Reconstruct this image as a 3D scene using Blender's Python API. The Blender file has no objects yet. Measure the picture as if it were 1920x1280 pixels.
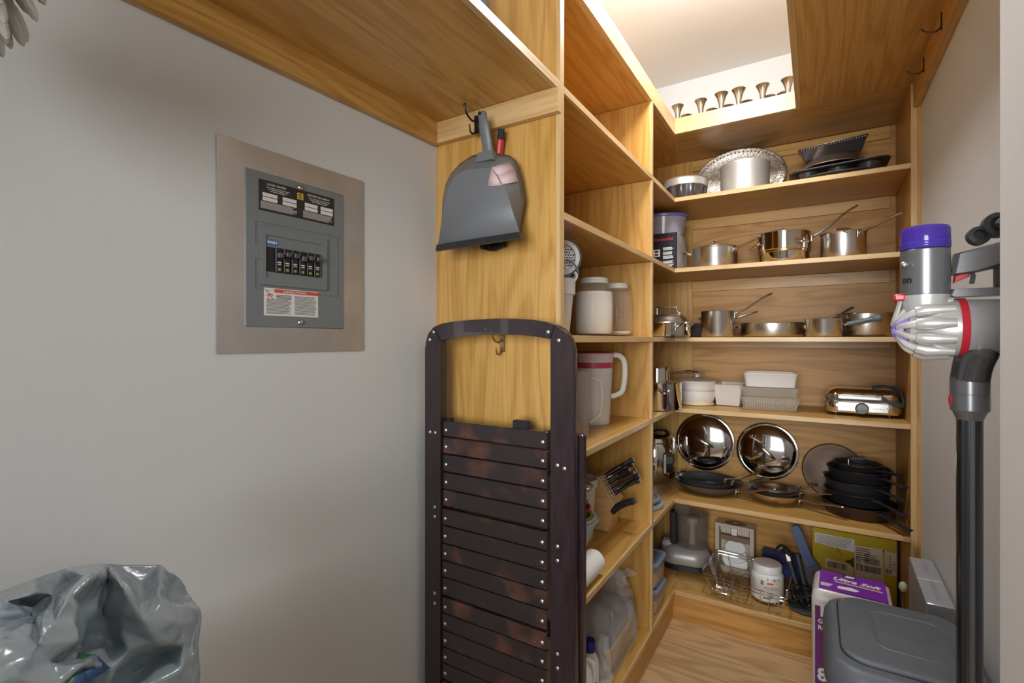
import bpy, bmesh, math, random
from mathutils import Matrix, Vector, Euler, noise
D = bpy.data; SC = bpy.context.scene; COL = SC.collection
PI = math.pi; R = math.radians
random.seed(7)

# ------------------------------------------------------------------ camera, world, lights, exposure
cam = D.cameras.new('camera'); cam.sensor_width = 36; cam.lens = 36*922.1/1920
cam.shift_y = -2.26/1920; cam.clip_start = .02
co = D.objects.new('camera', cam); COL.objects.link(co)
co.location = (0, 0, 1.283); co.rotation_euler = (PI/2, 0, .5533)
SC.camera = co
w = D.worlds.new('world'); SC.world = w; w.use_nodes = True
w.node_tree.nodes['Background'].inputs[0].default_value = (.95, .97, 1, 1)
w.node_tree.nodes['Background'].inputs[1].default_value = .5

def area(name, loc, rot, size, power, col=(1, 1, 1), sy=None, shape='RECTANGLE'):
    l = D.lights.new(name, 'AREA'); l.energy = power; l.color = col; l.shape = shape
    l.size = size; l.size_y = sy or size
    o = D.objects.new(name, l); COL.objects.link(o); o.location = loc; o.rotation_euler = rot
    return o
area('added_overhead_fill', (.90, .05, 2.63), (0, 0, 0), 1.1, 5, (.95, .975, 1))  # added fill high on the right to brighten the left wall, no fixture there
rear_fill = area('added_rear_fill', (.22, -1.70, 1.50), (R(88), 0, R(1)), 1.2, 19, (.94, .975, 1), 1.2)  # unseen fill light added behind the camera to brighten the shelf interiors
rear_fill.data.spread = R(74)
LAMP = 78
SC.view_settings.view_transform = 'Standard'; SC.view_settings.look = 'None'
SC.view_settings.gamma = 1; SC.view_settings.use_curve_mapping = False
SC.view_settings.exposure = -0.03
try:
    SC.cycles.use_denoising = True
    SC.cycles.max_bounces = 10; SC.cycles.diffuse_bounces = 5; SC.cycles.glossy_bounces = 5
    SC.cycles.transmission_bounces = 8; SC.cycles.transparent_max_bounces = 16
    SC.cycles.caustics_reflective = False; SC.cycles.caustics_refractive = False
    SC.cycles.sample_clamp_indirect = 4
except Exception:
    pass

# ------------------------------------------------------------------ materials
def nd(nt, t, **k):
    n = nt.nodes.new(t)
    for a, b in k.items():
        if a.startswith('i_'): n.inputs[int(a[2:])].default_value = b
        else: setattr(n, a, b)
    return n
def mat(name, col, rough=.5, metal=0, bump=0, bscale=60, trans=0, ior=1.45, alpha=1, spec=None, coat=0, vary=0, vscale=8, col2=None, sss=0, emit=None, stretch=None):
    m = D.materials.new(name); m.use_nodes = True; nt = m.node_tree; b = nt.nodes['Principled BSDF']
    c = tuple(col)+(1,)
    b.inputs['Base Color'].default_value = c; b.inputs['Roughness'].default_value = rough
    b.inputs['Metallic'].default_value = metal; b.inputs['Transmission Weight'].default_value = trans
    b.inputs['IOR'].default_value = ior; b.inputs['Alpha'].default_value = alpha
    b.inputs['Coat Weight'].default_value = coat
    if spec is not None: b.inputs['Specular IOR Level'].default_value = spec
    if emit: b.inputs['Emission Color'].default_value = c; b.inputs['Emission Strength'].default_value = emit
    tc = nd(nt, 'ShaderNodeTexCoord')
    vec = tc.outputs['Object']
    if stretch:
        mp = nd(nt, 'ShaderNodeMapping'); mp.inputs['Scale'].default_value = stretch
        nt.links.new(vec, mp.inputs['Vector']); vec = mp.outputs[0]
    if vary or col2:
        n = nd(nt, 'ShaderNodeTexNoise'); n.inputs['Scale'].default_value = vscale; n.inputs['Detail'].default_value = 4
        nt.links.new(vec, n.inputs['Vector'])
        r = nd(nt, 'ShaderNodeValToRGB'); r.color_ramp.elements[0].position = .35; r.color_ramp.elements[1].position = .65
        r.color_ramp.elements[0].color = tuple(x*(1-vary) for x in (col2 or col))+(1,)
        r.color_ramp.elements[1].color = c
        nt.links.new(n.outputs['Fac'], r.inputs[0]); nt.links.new(r.outputs[0], b.inputs['Base Color'])
    if bump:
        n = nd(nt, 'ShaderNodeTexNoise'); n.inputs['Scale'].default_value = bscale; n.inputs['Detail'].default_value = 3
        nt.links.new(vec, n.inputs['Vector'])
        bp = nd(nt, 'ShaderNodeBump'); bp.inputs['Strength'].default_value = bump; bp.inputs['Distance'].default_value = .004
        nt.links.new(n.outputs['Fac'], bp.inputs['Height']); nt.links.new(bp.outputs[0], b.inputs['Normal'])
    return m
def wood(name, axis, base, dark, rough=.38, fig=.46, pore=.5, coat=.08, across=7.5, along=.8):
    m = D.materials.new(name); m.use_nodes = True; nt = m.node_tree; b = nt.nodes['Principled BSDF']
    L = nt.links.new
    tc = nd(nt, 'ShaderNodeTexCoord'); oi = nd(nt, 'ShaderNodeObjectInfo')
    mul = nd(nt, 'ShaderNodeMath', operation='MULTIPLY'); mul.inputs[1].default_value = 37.0
    L(oi.outputs['Random'], mul.inputs[0])
    add = nd(nt, 'ShaderNodeVectorMath', operation='ADD'); L(tc.outputs['Object'], add.inputs[0]); L(mul.outputs[0], add.inputs[1])
    def mapped(ac, al):
        mp = nd(nt, 'ShaderNodeMapping'); s = [ac]*3; s['XYZ'.index(axis)] = al
        mp.inputs['Scale'].default_value = s; L(add.outputs[0], mp.inputs['Vector']); return mp.outputs[0]
    n1 = nd(nt, 'ShaderNodeTexNoise'); n1.inputs['Scale'].default_value = 1; n1.inputs['Detail'].default_value = 2; n1.inputs['Distortion'].default_value = .3
    L(mapped(across, along), n1.inputs['Vector'])
    k = nd(nt, 'ShaderNodeMath', operation='MULTIPLY'); k.inputs[1].default_value = 60; L(n1.outputs['Fac'], k.inputs[0])
    sn = nd(nt, 'ShaderNodeMath', operation='SINE'); L(k.outputs[0], sn.inputs[0])
    mr = nd(nt, 'ShaderNodeMapRange'); mr.inputs[1].default_value = -.3; mr.inputs[2].default_value = 1; mr.inputs[3].default_value = 0; mr.inputs[4].default_value = 1
    L(sn.outputs[0], mr.inputs[0])
    n2 = nd(nt, 'ShaderNodeTexNoise'); n2.inputs['Scale'].default_value = 1; n2.inputs['Detail'].default_value = 3
    L(mapped(170, 5), n2.inputs['Vector'])
    m2 = nd(nt, 'ShaderNodeMapRange'); m2.inputs[1].default_value = .45; m2.inputs[2].default_value = .75; L(n2.outputs['Fac'], m2.inputs[0])
    n3 = nd(nt, 'ShaderNodeTexNoise'); n3.inputs['Scale'].default_value = 1; n3.inputs['Detail'].default_value = 2
    L(mapped(9, .8), n3.inputs['Vector'])
    a1 = nd(nt, 'ShaderNodeMath', operation='MULTIPLY'); a1.inputs[1].default_value = fig; L(mr.outputs[0], a1.inputs[0])
    a2 = nd(nt, 'ShaderNodeMath', operation='MULTIPLY'); a2.inputs[1].default_value = pore; L(m2.outputs[0], a2.inputs[0])
    a3 = nd(nt, 'ShaderNodeMath', operation='MULTIPLY_ADD'); a3.inputs[1].default_value = .5; L(n3.outputs['Fac'], a3.inputs[0]); L(a1.outputs[0], a3.inputs[2])
    s1 = nd(nt, 'ShaderNodeMath', operation='ADD'); L(a3.outputs[0], s1.inputs[0]); L(a2.outputs[0], s1.inputs[1])
    rp = nd(nt, 'ShaderNodeValToRGB'); e = rp.color_ramp.elements
    e[0].position = .1; e[0].color = tuple(base)+(1,); e[1].position = 1.05 if False else 1.0; e[1].color = tuple(dark)+(1,)
    L(s1.outputs[0], rp.inputs[0]); L(rp.outputs[0], b.inputs['Base Color'])
    bp = nd(nt, 'ShaderNodeBump'); bp.inputs['Strength'].default_value = .12; bp.inputs['Distance'].default_value = .001; bp.invert = True
    L(m2.outputs[0], bp.inputs['Height']); L(bp.outputs[0], b.inputs['Normal'])
    b.inputs['Roughness'].default_value = rough; b.inputs['Coat Weight'].default_value = coat; b.inputs['Coat Roughness'].default_value = .3
    return m
OB, OD = (.63, .365, .105), (.45, .225, .046)
OAK = {a: wood('oak_'+a, a, OB, OD) for a in 'XYZ'}
LB, LD = (.68, .47, .23), (.52, .31, .12)
EDGE = {a: wood('oak_edge_'+a, a, LB, LD, fig=.35) for a in 'XYZ'}
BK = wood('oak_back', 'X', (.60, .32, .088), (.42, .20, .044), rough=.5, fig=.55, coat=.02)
FLOORW = wood('floor_oak', 'X', (.66, .45, .235), (.44, .275, .125), rough=.42, fig=.55, across=7)
BLOCKW = wood('block_maple', 'X', (.70, .45, .20), (.50, .28, .10), fig=.3, across=14)
M_WALL = mat('wall_paint', (.67, .675, .665), .62, bump=.06, bscale=350, vary=.02, vscale=2)
M_WHITE = mat('white_paint', (.86, .865, .865), .5, bump=.03, bscale=200)
M_CEIL = mat('ceiling_paint', (.80, .81, .82), .8)
STEEL = mat('brushed_steel', (.62, .60, .565), .27, 1, bump=.05, bscale=40, stretch=(1, 1, 30))
SATIN = mat('satin_aluminium', (.66, .65, .62), .38, 1, bump=.04, bscale=80)
CHROME = mat('chrome', (.72, .70, .67), .07, 1)
ALU = mat('matte_aluminium', (.68, .66, .62), .5, .75, vary=.06)
ANOD = mat('anodised_pan', (.17, .15, .135), .36, .7, vary=.15, vscale=20)
NONST = mat('nonstick', (.085, .085, .09), .30, .3, bump=.05, bscale=300)
IRON = mat('cast_iron', (.036, .036, .041), .36, .4, bump=.35, bscale=220)
BROWNPAN = mat('seasoned_steel', (.10, .062, .042), .38, .7, vary=.3, vscale=12)
BAKED = mat('dark_bakeware', (.14, .135, .14), .26, .7, vary=.2)
PLATE = mat('galvanised_plate', (.60, .575, .535), .36, .72, vary=.14, vscale=9, bump=.05, bscale=25)
PGREY = mat('panel_grey_paint', (.19, .21, .215), .45, bump=.03, bscale=300)
BLACKP = mat('black_plastic', (.018, .018, .02), .4)
BLACKL = mat('black_label', (.03, .024, .024), .45)
WHITEL = mat('white_label', (.76, .75, .72), .55)
INK = mat('black_ink', (.02, .02, .022), .6)
REDP = mat('red_plastic', (.50, .03, .035), .35)
ORANGEL = mat('red_warning_ink', (.62, .09, .06), .5)
BLUEL = mat('blue_label', (.03, .13, .48), .5)
YEL = mat('yellow_ink', (.70, .58, .06), .5)
GREYP = mat('grey_plastic', (.155, .16, .17), .42, bump=.05, bscale=120)
DGREYP = mat('dark_grey_plastic', (.085, .088, .095), .45)
PINKL = mat('faded_pink_label', (.72, .52, .52), .5, vary=.15, vscale=30)
WHITEP = mat('white_plastic', (.78, .77, .74), .38)
CERAM = mat('white_ceramic', (.78, .74, .69), .18, coat=.4)
BLUEP = mat('blue_plastic', (.10, .30, .42), .4)
def clear(name, col, rough=.05, alpha=.25, metal=0, spec=.5):
    m = mat(name, col, rough, alpha=alpha, spec=spec); return m
GLASS = clear('clear_glass', (.78, .78, .74), .04, .06)
GLASS2 = clear('ribbed_glass', (.75, .74, .68), .05, .14)
FROST = clear('frosted_plastic', (.92, .90, .88), .4, .62)
CLEARP = clear('clear_plastic', (.78, .76, .74), .1, .14)
BAGC = mat('clear_bag', (.80, .79, .78), .14, alpha=.30, bump=.8, bscale=28)
SMOKE = clear('smoked_plastic', (.25, .22, .21), .07, .26)
BIN = clear('vacuum_bin_plastic', (.52, .52, .53), .12, .6)
PURPLE = clear('purple_filter_plastic', (.07, .03, .38), .08, .72)
FLOUR = mat('flour', (.80, .74, .66), .9, bump=.1, bscale=90)
VACGREY = mat('vacuum_grey', (.20, .20, .21), .28, .5)
NICKEL = mat('vacuum_silver', (.62, .61, .59), .3, .45)
VIOLET = mat('violet_plastic', (.33, .24, .60), .3)
WAND = mat('wand_metal', (.12, .125, .14), .16, .9)
BRASS = mat('aged_brass', (.30, .20, .09), .35, .9)
BLKIRON = mat('black_hook', (.02, .018, .018), .4, .4)
PEWTER = mat('tarnished_silver', (.46, .40, .30), .25, 1, vary=.3, vscale=40)
TISSUE = mat('paper_towel', (.84, .83, .80), .9, bump=.3, bscale=140)
LIGHTGREY = mat('grey_lid_plastic', (.30, .35, .36), .45)
BAGG = mat('grey_bag_plastic', (.25, .29, .315), .22, bump=.55, bscale=38, coat=.35)
DARKW = None

# ------------------------------------------------------------------ geometry helpers
def smooth_path(P, n=6, closed=False):
    P = [Vector(p) for p in P]; out = []; N = len(P); rng = N if closed else N-1
    for i in range(rng):
        g = (lambda j: P[j % N]) if closed else (lambda j: P[max(0, min(N-1, j))])
        a, b, c, d = g(i-1), g(i), g(i+1), g(i+2)
        for k in range(n):
            t = k/n
            out.append(.5*((2*b)+(c-a)*t+(2*a-5*b+4*c-d)*t*t+(3*b-a-3*c+d)*t**3))
    if not closed: out.append(P[-1])
    return out
def rr(w, d, r, n=4, cx=0, cy=0):
    r = max(1e-4, min(r, w/2-1e-4, d/2-1e-4)); pts = []
    for sx, sy, a0 in ((1, 1, 0), (-1, 1, 90), (-1, -1, 180), (1, -1, 270)):
        for k in range(n+1):
            a = R(a0+90*k/n); pts.append((cx+sx*(w/2-r)+r*math.cos(a), cy+sy*(d/2-r)+r*math.sin(a)))
    return pts
class MB:
    def __init__(s, m=None): s.v = []; s.f = []; s.m = m or Matrix.Identity(4); s.base = s.m.copy()
    def at(s, loc=(0, 0, 0), rot=(0, 0, 0), sc=(1, 1, 1)):
        s.m = s.base @ Matrix.LocRotScale(Vector(loc), Euler(rot), Vector(sc)); return s
    def add(s, vs, fs):
        k = len(s.v); s.v += [s.m @ Vector(p) for p in vs]; s.f += [[i+k for i in f] for f in fs]; return s
    def loft(s, rings, cap0=True, cap1=True, close=False):
        n = len(rings[0]); vs = [p for r in rings for p in r]; fs = []; m = len(rings)
        for i in range(m if close else m-1):
            a, b = i*n, ((i+1) % m)*n
            for j in range(n): fs.append([a+j, a+(j+1) % n, b+(j+1) % n, b+j])
        if not close:
            if cap0: fs.append(list(range(n))[::-1])
            if cap1: fs.append([(m-1)*n+j for j in range(n)])
        return s.add(vs, fs)
    def box(s, x0, x1, y0, y1, z0, z1, b=0):
        if b <= 0:
            return s.loft([[(x0, y0, z), (x1, y0, z), (x1, y1, z), (x0, y1, z)] for z in (z0, z1)])
        cx, cy, w, d = (x0+x1)/2, (y0+y1)/2, x1-x0, y1-y0
        rg = []
        for z, o in ((z0, b), (z0+b, 0), (z1-b, 0), (z1, b)):
            rg.append([(x, y, z) for x, y in rr(w-2*o, d-2*o, b, 1, cx, cy)])
        return s.loft(rg)
    def rbox(s, w, d, prof, r, n=5, cap0=True, cap1=True):
        """prof: list of (inset, z)"""
        return s.loft([[(x, y, z) for x, y in rr(w-2*o, d-2*o, max(.0005, r-o), n)] for o, z in prof], cap0, cap1)
    def lathe(s, prof, seg=40, cap0=True, cap1=True, sx=1, sy=1, flute=0, nfl=0):
        rg = []
        for q in prof:
            r, z = q[0], q[1]; fl = q[2] if len(q) > 2 else 0
            rg.append([((r*(1+fl*math.cos(nfl*2*PI*k/seg)))*math.cos(2*PI*k/seg)*sx, (r*(1+fl*math.cos(nfl*2*PI*k/seg)))*math.sin(2*PI*k/seg)*sy, z) for k in range(seg)])
        return s.loft(rg, cap0, cap1)
    def tube(s, P, r, seg=8, flat=1.0, closed=False, up=(0, 0, 1)):
        P = [Vector(p) for p in P]; n = len(P); rg = []
        up = Vector(up); prev = None
        for i, p in enumerate(P):
            if closed: t = P[(i+1) % n]-P[(i-1) % n]
            else: t = P[min(n-1, i+1)]-P[max(0, i-1)]
            t.normalize()
            if prev is None:
                u = up-up.dot(t)*t
                if u.length < 1e-3: u = Vector((1, 0, 0))-t.x*t
                u.normalize()
            else:
                u = prev-prev.dot(t)*t; u.normalize()
            prev = u; v = t.cross(u); q = r[i] if isinstance(r, (list, tuple)) else r
            qa = (q*flat, q) if not isinstance(q, tuple) else q
            rg.append([p+u*qa[0]*math.sin(2*PI*k/seg)+v*qa[1]*math.cos(2*PI*k/seg) for k in range(seg)])
        return s.loft(rg, not closed, not closed, closed)
    def prism(s, O, a0, a1, axis='Z', b=0):
        """outline O (2d) extruded along axis from a0 to a1; axis Y: O=(x,z); axis X: O=(y,z)"""
        f = {'Z': lambda p, a: (p[0], p[1], a), 'Y': lambda p, a: (p[0], a, p[1]), 'X': lambda p, a: (a, p[0], p[1])}[axis]
        if b:
            c = Vector((sum(p[0] for p in O)/len(O), sum(p[1] for p in O)/len(O)))
            I = [Vector(p)+(c-Vector(p)).normalized()*b for p in O]
            return s.loft([[f(p, a0) for p in I], [f(p, a0+b) for p in O], [f(p, a1-b) for p in O], [f(p, a1) for p in I]])
        return s.loft([[f(p, a0) for p in O], [f(p, a1) for p in O]])
    def sphere(s, r, seg=14, rings=8, sc=(1, 1, 1)):
        rg = [[(sc[0]*r*math.sin(PI*i/rings)*math.cos(2*PI*k/seg), sc[1]*r*math.sin(PI*i/rings)*math.sin(2*PI*k/seg), -sc[2]*r*math.cos(PI*i/rings)) for k in range(seg)] for i in range(1, rings)]
        return s.loft(rg)
    def build(s, name, m, parent=None, ang=35, solid=0):
        me = D.meshes.new(name); me.from_pydata([tuple(p) for p in s.v], [], s.f)
        bm = bmesh.new(); bm.from_mesh(me); bmesh.ops.recalc_face_normals(bm, faces=bm.faces); bm.to_mesh(me); bm.free()
        for p in me.polygons: p.use_smooth = True
        try: me.set_sharp_from_angle(angle=R(ang))
        except Exception: pass
        me.materials.append(m)
        o = D.objects.new(name, me); COL.objects.link(o)
        if parent: o.parent = parent
        if solid:
            sm = o.modifiers.new('thickness', 'SOLIDIFY'); sm.thickness = solid; sm.offset = 0
        return o
def tag(o, label=None, cat=None, group=None, kind=None):
    for k, v in (('label', label), ('category', cat), ('group', group), ('kind', kind)):
        if v: o[k] = v
    return o
def thing(name, label, cat, loc=(0, 0, 0), rz=0, group=None, rot=None):
    o = D.objects.new(name, None); COL.objects.link(o); o.empty_display_size = .05
    o.location = loc; o.rotation_euler = rot or (0, 0, rz)
    return tag(o, label, cat, group)
def inv(t): return Matrix.LocRotScale(t.location, t.rotation_euler, None).inverted()
def WB(t): return MB(inv(t))            # world coordinates into the thing's own frame
def text(name, s, size, m, parent, loc, rot=(PI/2, 0, 0), shear=0, align='LEFT', sx=1, bold=0):
    c = D.curves.new(name, 'FONT'); c.body = s; c.size = size; c.align_x = align; c.shear = shear; c.extrude = .0002; c.offset = bold; c.resolution_u = 2
    t = D.objects.new(name, c); COL.objects.link(t)
    bpy.context.view_layer.update()
    me = D.meshes.new_from_object(t.evaluated_get(bpy.context.evaluated_depsgraph_get()))
    D.objects.remove(t); D.curves.remove(c)
    me.transform(Matrix.LocRotScale(Vector(loc), Euler(rot), Vector((sx, 1, 1)))); me.name = name
    me.materials.clear(); me.materials.append(m)
    o = D.objects.new(name, me); COL.objects.link(o)
    if parent: o.parent = parent
    return o
def copy_tree(o, parent=None):
    c = o.copy(); COL.objects.link(c); c.parent = parent
    for ch in list(o.children): copy_tree(ch, c)
    return c
def structure(o): o['kind'] = 'structure'; return o

# ------------------------------------------------------------------ levels and planes
zA, zB, zC, zD, zE, zF, zT = 1.939, 1.614, 1.296, .972, .554, .132, 2.253   # upper faces of the boards
XF, XW, YE, Y2, YB, YK, XR = -.552, -.96, 1.126, 1.950, 2.322, 2.7375, .300
def wx(y): return -.96+.0467*(y-1.1)
CH = 2.68

# ------------------------------------------------------------------ room
structure(MB().prism([(wx(-1.8), -1.8), (wx(1.14), 1.14), (-.962, 1.14), (-.962, 2.76), (-1.2, 2.76), (-1.2, -1.8)], 0, CH).build('wall_left', M_WALL))
structure(MB().box(-1.2, .45, YK+.012, YK+.14, 0, CH).build('wall_back', M_WALL))
structure(MB().box(.327, .45, .921, YK+.012, 0, CH).build('wall_right', M_WALL))
structure(MB().box(.2137, 1.7, .70, .92, 0, CH).build('wall_front', M_WHITE))
structure(MB().box(1.7, 1.8, -1.9, .92, 0, CH).build('wall_east', M_WALL))
structure(MB().box(-1.2, 1.8, -1.95, -1.8, 0, CH).build('wall_rear', M_WALL))
structure(MB().box(-1.2, 1.8, -1.95, YK+.14, CH, CH+.08).build('ceiling', M_CEIL))
fl = structure(MB().box(-1.2, 1.8, -1.95, YK+.14, -.05, -.004).build('floor', DGREYP))
y = -1.8; k = 0
while y < 2.4:
    x0 = -1.1 if y < YE else XF-.02
    pk = MB().box(x0, 1.7 if y < .9 else .326, y+.0008, y+.1262, -.02, 0, .0008).build('plank', FLOORW, fl)
    y += .127; k += 1

# ------------------------------------------------------------------ built in shelving
sh = thing('pantry_shelving', 'built-in honey oak pantry shelving wrapping around the corner under the white ceiling', 'shelving', (XF, YE, 0))
def S(name, m, *b, be=.0008): return WB(sh).box(*b, be).build(name, m, sh)
NO = .019
for z in (zA, zB, zC, zD, zE, zF):
    S('shelf', OAK['Y'], XW, XF-.008, YE+.019, YK, z-NO, z)
    S('edge_strip', EDGE['Y'], XF-.008, XF, YE+.019, YB+.004, z-NO, z)
    S('shelf', OAK['X'], XF-.008, XR-.001, YB+.008, YK-.001, z-NO, z)
    S('edge_strip', EDGE['X'], XF, XR-.001, YB, YB+.008, z-NO, z)
# panel at the near end and its stile
S('end_panel', OAK['Z'], XW, XF-.012, YE, YE+.019, 0, zT+.05)
S('stile', EDGE['Z'], XF-.012, XF+.001, YE-.001, YE+.022, 0, zT+.05)
lv = [zF, zE, zD, zC, zB, zA, zT]
for a, b in zip(lv[:-1], lv[1:]):
    S('divider', OAK['Z'], XW, XF-.010, Y2, Y2+.019, a, b-NO-.001)
    S('stile', EDGE['Z'], XF-.010, XF-.0005, Y2, Y2+.019, a, b-NO-.001)
# back and side linings
S('back_panel', OAK['Z'], XW-.001, XF-.02, YK-.003, YK+.011, 0, zT)
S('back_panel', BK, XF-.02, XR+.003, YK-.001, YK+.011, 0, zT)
S('lining_panel', OAK['Z'], XW-.0015, XW+.001, YE+.019, YK, 0, zT)
S('back_trim', OAK['Z'], XF-.034, XF-.004, YK-.012, YK-.003, zF, zT-NO)
S('side_panel', OAK['Z'], XR, XR+.017, YB+.01, YK, 0, zT)
S('stile', EDGE['Z'], XR-.001, XR+.018, YB-.002, YB+.010, 0, zT-.06)
S('scribe_trim', OAK['Z'], XR+.018, XR+.027, YB-.006, YB+.012, 0, zT-.06)
for z, h in ((zT-.002, .055), (zA, .052), (zB, .055), (zC, .03)):
    S('cleat', OAK['X'], XF-.004, XR-.02, YK-.014, YK-.001, z-NO-h, z-NO-.0005)
# top deck in a U round the opening
S('deck', OAK['Y'], XW, XF-.019, YE+.02, YK, zT-.019, zT)
S('deck', OAK['X'], XF-.019, XR+.018, YB+.019, YK, zT-.019, zT)
S('deck', OAK['Y'], -.05, XR+.026, 1.02, YB+.019, zT-.0195, zT)
S('fascia', EDGE['Y'], XF-.019, XF, YE+.022, YB+.019, zT-.021, zT+.05)
S('fascia', EDGE['X'], XF, -.07, YB, YB+.019, zT-.021, zT+.05)
S('fascia', EDGE['Y'], -.07, -.05, 1.02, YB+.019, zT-.021, zT+.05)
S('wall_ledger', OAK['Y'], .305, .327, 1.02, YB-.006, zT-.115, zT-.02)
# shelf carried on over the near wall
WB(sh).prism([(wx(.25)+.001, .25), (XF-.012, .25), (XF-.012, YE-.0005), (wx(YE)+.001, YE-.0005)], zA-NO, zA).build('shelf', OAK['Y'], sh)
S('edge_strip', EDGE['Y'], XF-.012, XF+.001, .25, YE-.0015, zA-NO-.003, zA+.001)
WB(sh).prism([(wx(.25)+.001, .25), (wx(.25)+.021, .25), (wx(YE-.02)+.021, YE-.02), (wx(YE-.02)+.001, YE-.02)], zA-NO-.065, zA-NO-.0005).build('wall_ledger', OAK['Y'], sh)
S('cleat', EDGE['X'], wx(YE)+.003, XF+.004, YE-.020, YE-.0005, zA-NO-.063, zA-NO-.0005)
# plinth
S('plinth', OAK['Y'], XF-.03, XF-.012, YE+.02, YB+.02, 0, zF-NO-.0005)
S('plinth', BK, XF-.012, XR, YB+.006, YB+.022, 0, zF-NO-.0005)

# things stand a hair above the boards
zA, zB, zC, zD, zE, zF, zT = [z+.0009 for z in (zA, zB, zC, zD, zE, zF, zT)]
# ------------------------------------------------------------------ ceiling light
t = thing('ceiling_light', 'round white flush ceiling light above the opening between the top shelves', 'light', (-.30, 1.62, CH))
MB().lathe([(.15, 0), (.15, -.02), (.14, -.03)], 40).build('base', M_WHITE, t)
MB().lathe([(.135, -.030), (.14, -.08), (.135, -.11), (.10, -.135), (.05, -.146), (.005, -.148)], 40).build('diffuser', mat('lamp_glass', (.97, .985, 1), .4, emit=LAMP), t)

# ------------------------------------------------------------------ hooks
def wall_hook(loc, rz, label, m=BRASS, big=1):
    t = thing('coat_hook', label, 'hook', loc, rz)
    MB().at((0, -.003, 0)).box(-.006*big, .006*big, -.003, .003, -.018*big, .022*big, .001).build('plate', m, t)
    MB().tube(smooth_path([(0, -.005, .012*big), (0, -.02*big, .004*big), (0, -.04*big, .012*big), (0, -.047*big, .026*big)], 5), .0022*big, 8).build('upper_prong', m, t)
    MB().tube(smooth_path([(0, -.005, -.006*big), (0, -.014*big, -.022*big), (0, -.026*big, -.022*big), (0, -.03*big, -.008*big)], 5), .002*big, 8).build('lower_prong', m, t)
    MB().at((0, -.047*big, .028*big)).sphere(.0035*big).build('tip', m, t)
    return t
def wire_hook(loc, label):
    t = thing('wire_hook', label, 'hook', loc, -PI/2, group='dark hooks on the right-hand ledger')
    MB().box(-.003, .003, -.003, 0, -.02, .03, .001).build('plate', BLKIRON, t)
    MB().tube(smooth_path([(0, -.002, -.012), (0, -.014, -.021), (0, -.034, -.016), (0, -.046, -.004)], 6), [.0022]*18+[.0032], 8).build('prong', BLKIRON, t)
wire_hook((.305, 1.83, 2.185), 'dark wire hook on the right ledger, the nearer of the two')
wire_hook((.305, 2.10, 2.190), 'dark wire hook on the right ledger, the farther of the two')
wall_hook((-.724, YE, 1.272), 0, 'aged brass double coat hook seen through the folded stand', BRASS, 1.15)
wall_hook((-.795, YE-.02, 1.875), 0, 'dark iron double hook behind the dustpan handle', BLKIRON, 1.25)

# ------------------------------------------------------------------ electrical panel
t = thing('electrical_panel', 'grey electrical breaker panel in a bare metal plate on the left wall', 'panel', (wx(.682), .682, 1.257), R(90-2.67))
def ring(mb, o, i, y0, y1):
    (a0, a1, c0, c1), (b0, b1, d0, d1) = o, i
    mb.box(a0, b0, y0, y1, c0, c1).box(b1, a1, y0, y1, c0, c1).box(b0, b1, y0, y1, c0, d0).box(b0, b1, y0, y1, d1, c1); return mb
ring(MB(), (-.174, .173, 0, .425), (-.119, .113, .055, .374), -.004, 0).build('trim_plate', PLATE, t)
cv = MB().box(-.121, .115, -.006, -.001, .053, .376, .002).build('cover', PGREY, t)
fr = MB()
# raised frame around the breaker window
ring(fr, (-.090, .066, .142, .262), (-.080, .054, .158, .246), -.010, -.005).build('window_frame', PGREY, t)
ring(MB(), (-.104, .096, .130, .275), (-.1005, .0925, .1335, .2715), -.0072, -.005).build('cover_rib', PGREY, t)
MB().box(-.081, .055, -.0075, -.005, .222, .247).box(-.081, .055, -.0075, -.005, .157, .170).build('window_filler', PGREY, t)
MB().box(-.080, .046, -.0068, -.0055, .168, .224).build('breaker_well', BLACKP, t)
for i in range(6):
    x = -.052+i*.0182
    br = MB().box(x-.0075, x+.0075, -.012, -.006, .170, .222, .0012).build('breaker', BLACKP, t)
    MB().box(x-.0062, x+.0062, -.022, -.011, .204 if i % 3 else .200, .214 if i % 3 else .211, .0015).build('toggle', DGREYP, br)
    MB().box(x-.003, x+.003, -.0126, -.0118, .174, .179).build('rating_mark', mat('olive_mark', (.38, .34, .06), .5) if i == 0 else D.materials['olive_mark'], br)
    MB().box(x-.004, x+.004, -.0126, -.0118, .190, .1925).box(x-.004, x+.004, -.0126, -.0118, .186, .1875).build('print', WHITEL, br)
lb = MB().box(-.094, .086, -.0075, -.006, .296, .360, .0008).build('black_label', BLACKL, t)
wl = MB()
for i, x in enumerate((-.086, -.042, .010, .050)):
    for z in ((.326), (.317)): wl.box(x, x+.032, -.0081, -.0074, z, z+.0075)
for i in range(9):
    z = .3145-i*.0017
    wl.box(-.090, -.008-random.random()*.02, -.0079, -.0074, z-.0003, z+.0003); wl.box(.006, .082-random.random()*.012, -.0079, -.0074, z-.0003, z+.0003)
for i in range(3):
    z = .346-i*.0035
    wl.box(-.078+i*.004, -.026-i*.004, -.0079, -.0074, z-.0005, z+.0005); wl.box(.020+i*.004, .074-i*.004, -.0079, -.0074, z-.0005, z+.0005)
wl.build('label_print', WHITEL, lb)
text('label_title', 'LOAD CENTER', .0062, WHITEL, lb, (-.076, -.0078, .3505)); text('label_title', 'CENTRO DE CARGA', .0062, WHITEL, lb, (.016, -.0078, .3505))
ring(MB(), (-.008, .006, .3375, .3515), (-.006, .004, .3395, .3495), -.0085, -.0074).build('square_mark', YEL, lb)
ring(MB(), (-.0042, .0022, .3415, .3475), (-.003, .001, .3427, .3463), -.0085, -.0074).build('square_mark', YEL, lb)
ml = MB().box(-.079, -.054, -.0088, -.0074, .2265, .2375).build('blue_label', BLUEL, t)
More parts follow.
